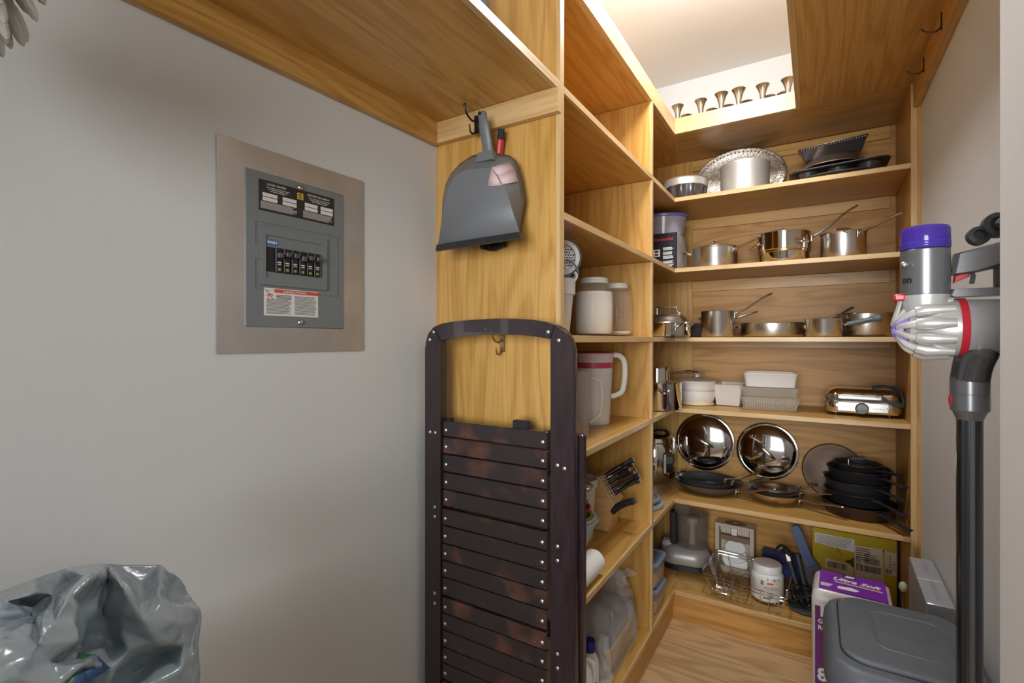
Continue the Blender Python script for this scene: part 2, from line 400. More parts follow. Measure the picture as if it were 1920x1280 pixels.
text('label_word', 'MAIN', .0085, WHITEL, ml, (-.0765, -.0091, .229), bold=.0002)
wn = MB().box(-.082, .044, -.0072, -.006, .078, .136).build('warning_label', WHITEL, t)
MB().box(-.060, .044, -.0076, -.0071, .127, .1345).build('warning_bar', ORANGEL, wn)
text('warning_word', 'DANGER / PELIGRO', .0062, WHITEL, wn, (-.040, -.0078, .1285))
MB().tube([(-.079, -.0073, .131), (-.071, -.0073, .123), (-.064, -.0073, .113)], .0009, 5).tube([(-.078, -.0073, .119), (-.070, -.0073, .1235), (-.062, -.0073, .121)], .0009, 5).tube([(-.076, -.0073, .111), (-.071, -.0073, .123)], .0009, 5).build('warning_symbol', ORANGEL, wn)
wl = MB()
for i in range(16):
    z = .122-i*.0026
    if i > 3: wl.box(-.078, -.020-random.random()*.01, -.0075, -.0071, z-.0005, z+.0005)
    else: wl.box(-.056, -.022, -.0075, -.0071, z-.0006, z+.0006)
    wl.box(-.014, .040-random.random()*.008, -.0075, -.0071, z-.0005, z+.0005)
wl.build('label_print', INK, wn)
for z in (.3645, .0655):
    MB().at((0, -.006, z), (PI/2, 0, 0)).lathe([(.006, 0), (.006, .002), (.0045, .004), (.0005, .0045)], 16).build('cover_screw', CHROME, t)
MB().at((-.097, -.0065, .21)).box(-.007, .007, -.001, .001, -.015, .015).build('latch_tab', PGREY, t)

# ------------------------------------------------------------------ folded slatted stand
def darkwood():
    m = D.materials.new('dark_stained_wood'); m.use_nodes = True; nt = m.node_tree; b = nt.nodes['Principled BSDF']; L = nt.links.new
    tc = nd(nt, 'ShaderNodeTexCoord')
    n = nd(nt, 'ShaderNodeTexNoise'); n.inputs['Scale'].default_value = 8.5; n.inputs['Detail'].default_value = 2; oi = nd(nt, 'ShaderNodeObjectInfo'); ml_ = nd(nt, 'ShaderNodeMath', operation='MULTIPLY'); ml_.inputs[1].default_value = 31; L(oi.outputs['Random'], ml_.inputs[0])
    av = nd(nt, 'ShaderNodeVectorMath', operation='ADD'); L(tc.outputs['Object'], av.inputs[0]); L(ml_.outputs[0], av.inputs[1]); L(av.outputs[0], n.inputs['Vector'])
    r = nd(nt, 'ShaderNodeValToRGB'); e = r.color_ramp.elements
    e[0].position = .54; e[0].color = (.026, .018, .019, 1); e[1].position = .84; e[1].color = (.19, .062, .040, 1)
    L(n.outputs['Fac'], r.inputs[0])
    s = nd(nt, 'ShaderNodeTexNoise'); s.inputs['Scale'].default_value = 260; s.inputs['Detail'].default_value = 4; s.inputs['Distortion'].default_value = 2.5; L(tc.outputs['Object'], s.inputs['Vector'])
    s2 = nd(nt, 'ShaderNodeMapRange'); s2.inputs[1].default_value = .64; s2.inputs[2].default_value = .70; L(s.outputs['Fac'], s2.inputs[0])
    n2 = nd(nt, 'ShaderNodeMapRange'); n2.inputs[1].default_value = .50; n2.inputs[2].default_value = .62; L(n.outputs['Fac'], n2.inputs[0])
    mm = nd(nt, 'ShaderNodeMath', operation='MULTIPLY'); L(s2.outputs[0], mm.inputs[0]); L(n2.outputs[0], mm.inputs[1])
    mx = nd(nt, 'ShaderNodeMix', data_type='RGBA'); L(mm.outputs[0], mx.inputs['Factor']); L(r.outputs[0], mx.inputs['A']); mx.inputs['B'].default_value = (.52, .24, .12, 1)
    L(mx.outputs['Result'], b.inputs['Base Color']); b.inputs['Roughness'].default_value = .3; b.inputs['Coat Weight'].default_value = .3; b.inputs['Coat Roughness'].default_value = .2
    return m
DARKW = darkwood()
DARKR = mat('dark_rail_wood', (.034, .020, .024), .28, coat=.35, vary=.35, vscale=14, stretch=(8, 8, 1))
t = thing('folding_stand', 'folded dark brown slatted wooden stand leaning on the oak end panel', 'stand', (-.70, 1.05, 0))
O_out = [(-.924, 1.262), (-.920, 1.285), (-.912, 1.304), (-.895, 1.320), (-.868, 1.328), (-.827, 1.3335), (-.76, 1.337), (-.69, 1.338), (-.63, 1.3365), (-.582, 1.333), (-.545, 1.327), (-.522, 1.320), (-.505, 1.311), (-.492, 1.300), (-.482, 1.285), (-.476, 1.262)]
IN = [(-.868, 1.282), (-.84, 1.2875), (-.80, 1.292), (-.75, 1.296), (-.69, 1.2975), (-.62, 1.296), (-.575, 1.292), (-.534, 1.286)]
WB(t).prism([(-.895, 1.3195), (-.868, 1.328), (-.827, 1.3335), (-.76, 1.337), (-.69, 1.338), (-.63, 1.3365), (-.582, 1.333), (-.545, 1.327), (-.522, 1.3195)]+IN[::-1], 1.036, 1.060, 'Y', .002).build('top_rail', DARKR, t)
lr = WB(t).prism([(-.924, 0), (-.870, 0), (-.868, 1.2815), (-.8955, 1.319), (-.912, 1.304), (-.920, 1.285), (-.924, 1.262)], 1.036, 1.062, 'Y', .0025).build('side_rail', DARKR, t)
rl = WB(t).prism([(-.534, 0), (-.470, 0), (-.476, 1.262), (-.482, 1.285), (-.492, 1.300), (-.505, 1.311), (-.5215, 1.319), (-.5335, 1.2855)], 1.036, 1.062, 'Y', .0025).build('side_rail', DARKR, t)
for x, z, p in ((-.893, 1.306, 0), (-.907, 1.285, 0), (-.906, 1.03, lr), (-.887, 1.03, lr), (-.889, .826, lr), (-.889, .80, lr), (-.889, .59, lr), (-.889, .562, lr), (-.886, .33, lr), (-.886, .30, lr),
                (-.540, 1.303, 0), (-.512, 1.283, rl), (-.515, .99, rl), (-.497, .985, rl), (-.515, .80, rl), (-.515, .767, rl), (-.515, .548, rl), (-.515, .515, rl)):
    WB(t).at((x, 1.036, z), (PI/2, 0, 0)).lathe([(.0045, 0), (.0045, .0008), (.003, .0016), (.0004, .0018)], 12).build('screw', SATIN, p or t)
SL = [(1.065, 1.021, .974, .925, .877, .8305), (.8265, .780, .731, .685, .639, .590), (.5855, .541, .495, .449, .406, .362), (.3575, .311, .265, .219, .173, .127)]
sm = None
for gi, g in enumerate(SL):
    for a, b in zip(g[:-1], g[1:]):
        yo = .003 if gi == 0 else 0
        s = WB(t).box(-.866, -.546, 1.040+yo, 1.054+yo, b+.0012, a-.0012, .0016).build('slat', DARKW, t)
        for x in (-.856, -.558):
            WB(t).at((x, 1.040+yo, (a+b)/2-.004), (PI/2, 0, 0)).lathe([(.0050, 0), (.0048, .0012), (.003, .0024), (.0004, .0028)], 12).build('rivet', SATIN, s)
    WB(t).box(-.864, -.85, 1.056, 1.066, g[-1], g[0]).box(-.562, -.548, 1.056, 1.066, g[-1], g[0]).build('slat_batten', DARKR, t)
WB(t).box(-.648, -.605, 1.050, 1.070, 1.045, 1.083, .002).build('latch_block', BLACKP, t)
WB(t).box(-.862, -.846, 1.050, 1.066, 1.060, 1.070, .001).build('latch_block', BLACKP, t)
for x0, x1 in ((-.925, -.890), (-.500, -.4665)):
    WB(t).box(x0, x1, 1.074, 1.096, 0, 1.06, .003).build('rear_rail', DARKR, t)
for z in (.15, .55, .95): WB(t).box(-.89, -.50, 1.078, 1.092, z, z+.04, .002).build('rear_slat', DARKR, t)

# ------------------------------------------------------------------ dustpan and brush
t = thing('dustpan', 'grey plastic dustpan with a faded pink label hung on the oak end panel', 'dustpan', (-.735, 1.07, 1.53))
F = [(-.869, 1.540), (-.845, 1.659), (-.832, 1.690), (-.814, 1.713), (-.795, 1.722), (-.772, 1.726), (-.73, 1.722), (-.693, 1.715), (-.677, 1.694), (-.660, 1.665), (-.642, 1.624), (-.613, 1.545)]
B = [(-.905, 1.600), (-.905, 1.680), (-.895, 1.725), (-.875, 1.752), (-.845, 1.774), (-.800, 1.789), (-.74, 1.786), (-.680, 1.765), (-.660, 1.748), (-.645, 1.700), (-.636, 1.645), (-.655, 1.548)]
def ipl(f): return [(a[0]*(1-f)+b[0]*f, 1.028+.062*f, a[1]*(1-f)+b[1]*f) for a, b in zip(F, B)]
p0 = ipl(0); sh1 = [ipl(f) for f in (0, .04, .35, .7, 1)]
m = WB(t); n = len(F)
c0 = [(p[0]*.985-.0113, 1.027, p[2]) for p in p0]
m.loft([c0]+sh1, cap0=True, cap1=False)
# open mouth: drop the bottom quads by building an inner skin
m.f = [f for f in m.f if not (len(f) == 4 and {i % n for i in f} == {0, n-1})]
m.build('pan', GREYP, t, 40, .002)
m = WB(t); m.loft([[(p[0], 1.093, p[1]) for p in B], [(p[0], 1.089, p[1]) for p in B]]).build('back_shell', GREYP, t)
WB(t).prism([(-.875, 1.524), (-.872, 1.541), (-.612, 1.546), (-.606, 1.530)], 1.022, 1.032, 'Y', .0015).build('rubber_lip', BLACKP, t)
WB(t).tube(smooth_path([(-.735, 1.076, 1.765), (-.733, 1.062, 1.80), (-.736, 1.052, 1.845), (-.742, 1.052, 1.878)], 5), [(.011, .020)]*3+[(.009, .0155)]*8+[(.009, .013)]*4+[(.006, .009)], 12, up=(0, 1, 0)).build('handle', GREYP, t)
WB(t).tube([(-.742, 1.0465, 1.872), (-.742, 1.0395, 1.872)], .0045, 10).build('hanging_hole', BLACKP, t)
WB(t).prism([(-.765, 1.748), (-.705, 1.748), (-.712, 1.775), (-.757, 1.775)], 1.048, 1.075, 'Y', .004).build('handle_root', GREYP, t)
WB(t).add([(-.694, 1.0255, 1.716), (-.676, 1.0255, 1.690), (-.664, 1.0255, 1.668), (-.706, 1.0255, 1.672)], [[0, 1, 2, 3]]).add([(-.6945, 1.026, 1.7175), (-.6755, 1.028, 1.694), (-.6525, 1.066, 1.718), (-.666, 1.068, 1.7395)], [[0, 1, 2, 3]]).add([(-.6755, 1.027, 1.694), (-.662, 1.027, 1.670), (-.640, 1.066, 1.684), (-.650, 1.066, 1.718)], [[0, 1, 2, 3]]).build('label', PINKL, t, 35, .0012)
t = thing('dustpan_brush', 'small hand brush with red and black handle tucked behind the dustpan', 'brush', (-.735, 1.095, 1.52))
WB(t).tube(smooth_path([(-.735, 1.108, 1.70), (-.727, 1.108, 1.77), (-.717, 1.104, 1.822)], 4), [.010]*8+[.009], 10).build('grip', REDP, t)
WB(t).tube([(-.717, 1.104, 1.820), (-.711, 1.098, 1.845)], [.0105, .009], 10).build('end_cap', BLACKP, t)
WB(t).box(-.79, -.70, 1.097, 1.120, 1.56, 1.70, .004).build('head', BLACKP, t)
m = WB(t)
for i in range(150):
    x = -.785+random.random()*.078; yy = 1.098+random.random()*.02
    m.tube([(x, yy, 1.57), (x+random.gauss(0, .004), yy+random.gauss(0, .003), 1.523+abs(x+.745)*.25+random.random()*.006)], .0009, 4)
tag(m.build('bristles', BLACKP, t), kind='stuff')

# ------------------------------------------------------------------ cookware builders
def potprof(r, h, wall=.0025, round_=.012, flare=.002, taper=0):
    rb = r-taper
    return [(.001, 0), (rb-round_, 0), (rb-round_*.35, round_*.25), (rb, round_), (r, h-.004), (r+flare, h), (r-wall*.4, h+.0004), (r-wall, h-.003), (rb-wall, round_), (rb-round_, wall), (.001, wall)]
def long_handle(t, r, z, L, rise, m, rz=0, wid=.011, th=.0045, droop=.35, name='handle', rivets=True):
    mb = MB(Matrix.Rotation(rz, 4, 'Z'))
    P = smooth_path([(r-.001, 0, z), (r+.022, 0, z+.004+rise*.08), (r+L*.35, 0, z+rise*droop), (r+L*.75, 0, z+rise*.78), (r+L, 0, z+rise)], 6)
    n = len(P); rad = [(th*(1 if i < n-2 else .8), wid*(.62+.45*i/n if i > 4 else 1.15-.13*i)*(1 if i < n-1 else .6)) for i in range(n)]
    mb.tube(P, rad, 10, up=(0, 0, 1))
    o = mb.build(name, m, t)
    if rivets:
        rb = MB(Matrix.Rotation(rz, 4, 'Z'))
        rb.at((r+.0005, 0, z-.004)).box(-.001, .0025, -.015, .015, -.013, .013, .001)
        for y in (-.009, .009): rb.at((r+.003, y, z-.004)).sphere(.0038, 8, 6)
        rb.build('bracket', m, o)
    return o
def loop_handle(t, r, z, w, out, m, rz=0, rad=.0035, up=0, name='loop_handle'):
    mb = MB(Matrix.Rotation(rz, 4, 'Z'))
    mb.tube(smooth_path([(r-.001, -w, z), (r+.008, -w, z+up*.3), (r+out*.8, -w*.72, z+up), (r+out, 0, z+up*1.1), (r+out*.8, w*.72, z+up), (r+.008, w, z+up*.3), (r-.001, w, z)], 5), rad, 8)
    for y in (-w, w): mb.at((r, y, z)).box(-.001, .003, -.009, .009, -.007, .007, .0008)
    return mb.build(name, m, t)
def lid_dome(t, r, z, h, m, rim=.002):
    return MB().at((0, 0, z)).lathe([(r-.004, -.002), (r+.001, -.0005), (r+.001, .002), (r-.006, .004), (r*.8, .004+h*.42), (r*.5, .004+h*.82), (r*.2, .004+h*.98), (.001, .004+h)], 48).build('lid', m, t)
def arch(t, z, w, h, m, rz=0, rad=.004, flat=1):
    mb = MB(Matrix.Rotation(rz, 4, 'Z'))
    mb.tube(smooth_path([(-w-.008, 0, z), (-w, 0, z+h*.3), (-w*.85, 0, z+h*.92), (0, 0, z+h*1.05), (w*.85, 0, z+h*.92), (w, 0, z+h*.3), (w+.008, 0, z)], 5), rad, 8, flat)
    return mb.build('lid_handle', m, t)
def skillet(t, r, h, m, mi=None, wall=.003, base=.76, seg=48):
    MB().lathe([(.001, 0), (r*base, 0), (r*(base+.10), h*.2), (r*.95, h*.72), (r, h), (r-wall*.6, h+.0006), (r-wall, h-.001), (r*.93-wall, h*.72), (r*(base+.08)-wall, h*.25), (r*base-wall, wall), (.001, wall)], seg).build('pan_body', m, t)
    if mi: MB().lathe([(.001, wall+.0006), (r*base-wall, wall+.0006), (r*(base+.08)-wall-.0004, h*.25+.0006), (r*.93-wall-.0006, h*.72), (r-wall-.0008, h-.0015)], seg, cap1=False).build('cooking_surface', mi, t)

# ------------------------------------------------------------------ shelf A (baking things)
t = thing('bundt_pan', 'fluted dark bundt pan with pale rim, in the left corner of the baking shelf', 'pan', (-.530, 2.43, zA))
MB().lathe([(.040, .002, 0), (.078, 0, .03), (.090, .018, .055), (.097, .055, .05), (.099, .066, .01)], 96, nfl=12).build('fluted_body', BAKED, t, 60)
MB().lathe([(.096, .060), (.1005, .063), (.101, .092), (.104, .096), (.098, .097), (.096, .090), (.093, .060)], 64).build('rim_band', ALU, t)
t = thing('serving_platter', 'oval engraved silver platter leaning behind the tall round pan', 'platter', (-.322, 2.655, zA+.003), rot=(R(-6), 0, R(2)))
MB().at((0, 0, .1465), (PI/2, 0, 0)).lathe([(.001, .002), (.150, .002), (.165, .006), (.205, .010), (.207, .013), (.203, .015), (.163, .010), (.149, .006), (.001, .006)], 72, sy=.695).build('plate', mat('engraved_silver', (.52, .45, .38), .3, .9, vary=.5, vscale=95, bump=.3, bscale=160), t)
m = MB()
for k in range(64):
    a = 2*PI*k/64; m.at((.186*math.cos(a), -.0125, .1465+.186*.68*math.sin(a))).sphere(.0052, 8, 5, (1, .35, .9))
tag(m.build('rim_ornament', mat('silver_relief', (.36, .29, .24), .35, .9), t), kind='stuff')
t = thing('cake_pan', 'tall plain round aluminium pan in front of the silver platter', 'pan', (-.280, 2.50, zA))
MB().lathe([(.001, 0), (.098, 0), (.103, .005), (.104, .134), (.1075, .143), (.1075, .148), (.104, .149), (.102, .143), (.101, .006), (.001, .004)], 64).build('body', ALU, t)
bg = 'stack of dark baking pans'
t = thing('baking_tray', 'flat dark round tray at the bottom of the baking pan stack', 'tray', (.080, 2.515, zA+.006), group=None)
MB().lathe([(.001, .001), (.160, .001), (.180, .012), (.190, .014), (.190, .017), (.178, .015), (.158, .005), (.001, .005)], 64, sy=.85).build('tray', BAKED, t)
t = thing('baking_sheet', 'long shallow pale baking sheet lying under the dark round tray', 'tray', (.075, 2.545, zA))
MB().rbox(.40, .30, [(.012, -.0), (.010, .001)], .02).build('sheet', ALU, t)
t = thing('muffin_tin', 'dark muffin tin with deep cups stacked on the round tray', 'tin', (.077, 2.515, zA+.060), rot=(R(2), R(-2), 0))
MB().rbox(.35, .27, [(.004, -.003), (0, 0), (0, .003), (.004, .004)], .05, 8).build('top_plate', BAKED, t)
for i in range(3):
    for j in range(2):
        MB().at((-.105+i*.105, -.06+j*.12, -.036)).lathe([(.030, 0), (.033, .002), (.043, .033)], 28).build('cup', BAKED, t)
t = thing('pie_pan', 'round dark metal pan stacked upside down on the muffin tin', 'pan', (.066, 2.515, zA+.072))
MB().at((0, 0, .042), (PI, 0, 0)).lathe([(.001, 0), (.085, 0), (.10, .006), (.124, .036), (.130, .038), (.130, .041), (.122, .040), (.097, .010), (.001, .004)], 56).build('pan', mat('copper_bakeware', (.34, .25, .19), .3, .8, vary=.2), t)
t = thing('loaf_tin', 'dark scalloped loaf tin lying on top of the baking pan stack', 'tin', (.062, 2.515, zA+.127), rot=(R(8), R(-4), 0))
MB().rbox(.24, .13, [(.02, 0), (.018, .002), (.004, .045), (0, .048), (-.004, .050), (-.004, .052), (.003, .051), (.006, .046), (.022, .004)], .01, 3).build('tin_body', BAKED, t)
m = MB()
for i in range(24): m.at((-.112+i*.0097, -.0655, .045), (PI/2, 0, 0)).lathe([(.004, 0), (.003, .002)], 8)
m.build('scalloped_edge', BROWNPAN, t)

# ------------------------------------------------------------------ shelf B
t = thing('appliance_carton', 'black printed appliance carton in the corner of the saucepan shelf', 'box', (-.700, 2.36, zB))
MB().box(-.15, .15, 0, .20, 0, .175, .001).build('carton', mat('carton_black', (.016, .017, .025), .35), t)
MB().box(.1502, .1512, .002, .198, .001, .174).build('side_print', mat('carton_side', (.58, .54, .50), .5, vary=.35, vscale=16), t)
text('brand_word', 'KitchenAid', .0195, REDP, t, (.042, -.0014, .140), bold=.0004)
m = MB()
for i, z in enumerate((.104, .099, .094, .083, .078, .073, .064, .059, .054, .040, .035, .030, .022, .017)): m.box(.084, .134-random.random()*.01, -.0012, 0, z, z+.0028)
m.build('print', WHITEL, t)
for z in (.066, .012):
    q = MB().box(.038, .070, -.0014, 0, z, z+.034).build('picture_panel', mat('carton_cream', (.60, .60, .48), .5), t)
    MB().box(.046, .062, -.002, 0, z+.019, z+.029, .0008).box(.046, .062, -.002, 0, z+.004, z+.013, .0008).build('picture', INK, q)
t = thing('storage_tub', 'clear plastic storage tub with violet rim standing on the black carton', 'tub', (-.655, 2.47, zB+.176))
MB().lathe([(.001, 0), (.100, 0), (.106, .004), (.124, .092), (.122, .092), (.104, .006), (.001, .002)], 48, sy=.8).build('tub', clear('tub_plastic', (.50, .46, .52), .12, .5), t)
MB().lathe([(.122, .086), (.131, .087), (.133, .096), (.128, .100), (.001, .101), (.001, .098), (.121, .096)], 48, sy=.8).build('lid', mat('violet_lid', (.14, .13, .36), .35), t)

t = thing('saucepan', 'brushed saucepan with lid and helper loop, leftmost on the upper cookware shelf', 'saucepan', (-.405, 2.48, zB))
MB().lathe(potprof(.098, .098), 56).build('body', STEEL, t)
ld = lid_dome(t, .099, .099, .012, STEEL)
arch(ld, .112, .018, .018, CHROME, R(70), .004)
long_handle(t, .098, .085, .114, .030, STEEL, R(-24))
loop_handle(t, .098, .080, .030, .045, CHROME, R(184), .0045, .012)
t = thing('saucepan', 'shiny steamer saucepan with two handles and a banded base in the middle', 'saucepan', (-.120, 2.47, zB))
MB().lathe(potprof(.096, .058), 56).build('body', CHROME, t)
MB().at((0, 0, .058)).lathe([(.097, -.004), (.1035, .002), (.1045, .040), (.106, .074), (.104, .0745), (.102, .07), (.101, .004), (.094, 0)], 56).build('steamer_insert', CHROME, t)
MB().lathe([(.0985, .047), (.1005, .049), (.1005, .056), (.0985, .058)], 56).build('gilt_band', mat('brass_band', (.62, .42, .20), .2, 1), t)
long_handle(t, .103, .108, .165, .118, STEEL, R(2), droop=.3)
loop_handle(t, .102, .092, .030, .030, CHROME, R(196), .0045, -.016)
loop_handle(t, .102, .092, .024, .026, CHROME, R(-48), .004, -.012)
MB(Matrix.Rotation(R(20), 4, 'Z')).tube([(-.115, -.02, .128), (-.06, -.02, .140), (.0, -.02, .152)], (.0028), 8, 2.2).build('lid_edge', STEEL, t)
t = thing('saucepan', 'brushed saucepan with arched lid handle, rightmost on the upper cookware shelf', 'saucepan', (.097, 2.47, zB))
MB().lathe(potprof(.080, .112, flare=.004), 56).build('body', STEEL, t)
ld = lid_dome(t, .078, .110, .004, STEEL)
arch(ld, .116, .030, .016, CHROME, R(10), .0042)
long_handle(t, .082, .100, .172, .034, STEEL, R(-48), droop=.36)
MB().at((0, -.03, 0)).tube(smooth_path([(-.005, -.052, .108), (.012, -.054, .100)], 2), .002, 6).build('lid_catch', CHROME, t)

# ------------------------------------------------------------------ shelf C
t = thing('braiser', 'domed steel braiser with lid, in the corner beside the divider', 'pan', (-.560, 2.22, zC))
MB().lathe(potprof(.098, .062), 56).build('body', CHROME, t)
ld = MB().at((0, 0, .062)).lathe([(.096, -.002), (.101, 0), (.101, .003), (.094, .006), (.082, .022), (.060, .036), (.03, .042), (.001, .044)], 56).build('lid', STEEL, t)
MB().tube(smooth_path([(-.046, 0, .099), (-.046, 0, .128), (-.040, 0, .132), (.030, 0, .132), (.038, 0, .128), (.042, 0, .112), (.056, 0, .103)], 4), .0042, 8).build('lid_handle', STEEL, ld)
loop_handle(t, .098, .036, .030, .050, CHROME, R(-38), .0042, .022)
t = thing('casserole', 'small dark blue enamel pot behind the domed braiser', 'pot', (-.470, 2.56, zC))
MB().lathe(potprof(.075, .062), 48).build('body', mat('dark_blue_enamel', (.02, .028, .05), .25, coat=.4), t)
MB().lathe([(.076, .061), (.078, .064), (.04, .072), (.001, .074)], 40).build('lid', mat('dark_blue_lid', (.03, .04, .07), .3), t)
t = thing('saucepan', 'tall brushed saucepan with raised handle at the left of the eye-level shelf', 'saucepan', (-.384, 2.42, zC))
MB().lathe(potprof(.071, .119, round_=.008), 56).build('body', STEEL, t)
long_handle(t, .072, .104, .152, .088, STEEL, R(0), droop=.3)
long_handle(t, .072, .086, .100, .030, STEEL, R(22), wid=.008, name='second_handle', rivets=False)
loop_handle(t, .071, .085, .018, .012, CHROME, R(170), .003)
t = thing('saute_pan', 'wide low steel saute pan in the middle of the eye-level shelf', 'pan', (-.169, 2.53, zC))
MB().lathe(potprof(.130, .064, flare=.003), 64).build('body', STEEL, t)
loop_handle(t, .130, .044, .026, .036, CHROME, R(178), .0042, .008)
loop_handle(t, .130, .044, .024, .020, CHROME, R(-2), .0042, .004)
t = thing('saucepan', 'small brushed saucepan with dark upturned handle beside the saute pan', 'saucepan', (.028, 2.42, zC))
MB().lathe(potprof(.066, .075, round_=.008), 56).build('body', STEEL, t)
long_handle(t, .048, .078, .085, .046, mat('dark_steel', (.16, .15, .15), .3, .8), R(38), wid=.009, rivets=False)
t = thing('frying_pan', 'deep steel pan with a soft grey handle, rightmost on the eye-level shelf', 'pan', (.182, 2.56, zC))
MB().lathe(potprof(.106, .099, flare=.003), 60).build('body', STEEL, t)
hd = Vector((.09, -.16, 0)); 
mb = MB(); mb.tube(smooth_path([(-.060, -.085, .058), (-.082, -.13, .050), (-.072, -.137, .053)], 3), [(.005, .007)]*7, 8)
mb.build('handle_shank', CHROME, t)
hm = mat('soft_grey_grip', (.13, .16, .18), .5)
hb = MB().tube(smooth_path([(-.072, -.137, .053), (-.025, -.142, .062), (.020, -.147, .073), (.040, -.150, .074)], 6), [(.009, .0105)]*5+[(.011, .013)]*7+[(.0145, .0155)]*5+[(.010, .010)]*2, 12).build('handle', hm, t)
MB().tube(smooth_path([(.000, -.158, .088), (.015, -.160, .080), (.026, -.161, .074)], 4), .0016, 6).build('handle_slot', CHROME, hb)
loop_handle(t, .106, .075, .02, .005, CHROME, R(-20), .003, .010)

# ------------------------------------------------------------------ shelf D
t = thing('stockpot', 'deep shiny steel pot at the corner, behind the divider', 'pot', (-.605, 2.25, zD))
MB().lathe(potprof(.098, .122), 56).build('body', CHROME, t)
MB().lathe([(.094, .122), (.104, .123), (.105, .126), (.07, .128), (.001, .128)], 56).build('rim_lid', STEEL, t)
loop_handle(t, .098, .095, .020, .022, CHROME, R(-62), .0038, -.012)
t = thing('steel_bowl', 'small steel pot turned upside down on the deep shiny pot', 'pot', (-.615, 2.25, zD+.1285))
MB().lathe([(.001, .062), (.048, .062), (.054, .056), (.056, 0), (.054, 0), (.052, .054), (.001, .058)], 48).build('body', CHROME, t)
t = thing('glass_cover', 'dark glass lid with steel handle resting between the pots', 'lid', (-.545, 2.52, zD+.142), rot=(R(-2), R(-2), 0))
MB().lathe([(.001, .018), (.05, .014), (.088, .002), (.092, 0), (.092, .003), (.05, .017), (.001, .021)], 48).build('dome', SMOKE, t)
MB().tube(smooth_path([(.01, -.05, .018), (.03, -.07, .020), (.075, -.085, .012)], 5), (.004), 8, .6).build('handle', BLACKP, t)
t = thing('white_casserole', 'round white casserole, lower of the pair with the glass lid', 'casserole', (-.492, 2.515, zD))
MB().lathe([(.001, 0), (.073, 0), (.078, .004), (.078, .010), (.07, .012), (.076, .020), (.084, .050), (.085, .066), (.083, .067), (.001, .066)], 56).build('body', CERAM, t)
MB().lathe([(.0735, -.0), (.0785, .003), (.0785, .010), (.0735, .012)], 56).build('cream_foot', mat('cream_glaze', (.72, .60, .36), .3), t)
t = thing('white_casserole', 'round white casserole with glass lid, stacked on its twin', 'casserole', (-.492, 2.515, zD+.0678))
MB().lathe([(.001, 0), (.075, 0), (.084, .010), (.086, .042), (.089, .046), (.087, .048), (.001, .047)], 56).build('body', CERAM, t)
ld = MB().lathe([(.001, .063), (.04, .060), (.084, .0485), (.088, .0475), (.088, .050), (.04, .063), (.001, .066)], 56).build('lid', GLASS2, t)
MB().lathe([(.010, .064), (.008, .074), (.018, .078), (.018, .084), (.001, .086)], 24).build('lid_knob', CERAM, ld)
def rect_dish(name, label, loc, w, d, h, m, rz=0, foot=.014, r=.018, cat='dish', rib=0):
    t = thing(name, label, cat, loc, rz)
    MB().rbox(w, d, [(foot+.008, 0), (foot+.002, .002), (foot, .008), (.003, h-.012), (.002, h-.010), (0, h-.008), (-.001, h-.002), (0, h), (.005, h), (.006, h-.006), (foot+.005, .010), (foot+.012, .006)], r, 6).build('body', m, t, 30)
    return t
rect_dish('loaf_dish', 'plain white ceramic loaf dish standing beside the clear glass dish', (-.352, 2.600, zD), .132, .20, .100, CERAM, R(-2))
t = rect_dish('glass_dish', 'clear ribbed glass baking dish under the white rectangular dish', (-.178, 2.49, zD), .232, .155, .058, GLASS2, R(3))
m = MB()
for i in range(23):
    m.tube([(-.100+i*.0091, -.0695+.003, .006), (-.1045+i*.0095, -.0778, .050)], .0022, 5)
for i in range(14):
    m.tube([(.101, -.055+i*.0085, .006), (.1145, -.058+i*.009, .050)], .0022, 5)
tag(m.build('ribs', GLASS2, t), kind='stuff')
t = rect_dish('glass_dish', 'second clear glass dish nested between the ribbed one and the white dish', (-.178, 2.49, zD+.058), .236, .158, .044, GLASS2, R(3), .012)
rect_dish('white_dish', 'rectangular white ceramic dish stacked on the clear glass dishes', (-.174, 2.49, zD+.1025), .214, .150, .064, CERAM, R(3), .010, .022)

t = thing('waffle_iron', 'chrome electric waffle iron with grey dial on the middle shelf', 'waffle iron', (.1625, 2.53, zD), R(-1))
def bowl_box(mb, w, d, prof, r): return mb.rbox(w, d, prof, r, 8)
bowl_box(MB(), .262, .19, [(.022, .010), (.006, .013), (0, .026), (.001, .052), (.006, .062)], .042).build('base', CHROME, t, 50)
bowl_box(MB(), .258, .186, [(.004, .062), (.002, .066), (.004, .071)], .042).build('seal_band', DGREYP, t, 50)
bowl_box(MB(), .258, .186, [(.004, .071), (.003, .078), (.014, .098), (.034, .108), (.06, .110)], .042).build('lid', CHROME, t, 50)
fp = MB().at((0, -.0955, 0)).prism([(-.082, .022), (.082, .022), (.084, .050), (.080, .056), (-.080, .056), (-.084, .050)], -.002, .004, 'Y').build('front_panel', STEEL, t)
MB().at((-.002, -.0975, .034), (PI/2, 0, 0)).lathe([(.0235, 0), (.0235, .004), (.021, .007), (.019, .012), (.001, .0125)], 32).build('dial_ring', CHROME, fp)
dl = MB().at((-.002, -.108, .034), (PI/2, 0, 0)).lathe([(.0195, 0), (.0185, .008), (.001, .0085)], 32).at((-.002, -.118, .034)).box(-.018, .018, -.003, .002, -.0035, .0035, .001).build('dial', mat('dial_grey', (.20, .235, .25), .4), fp)
m = MB()
for i in range(7): m.box(.034+i*.006, .0355+i*.006, -.0985, -.097, .034, .037)
m.box(-.062, -.058, -.0985, -.097, .036, .040).box(.078, .081, -.0985, -.097, .038, .041).build('markings', INK, fp)
MB().tube(smooth_path([(-.075, -.090, .086), (-.070, -.112, .092), (-.060, -.118, .094), (.035, -.118, .094), (.045, -.112, .092), (.050, -.088, .090)], 5), .0065, 10, .7).build('lid_handle', CHROME, t)
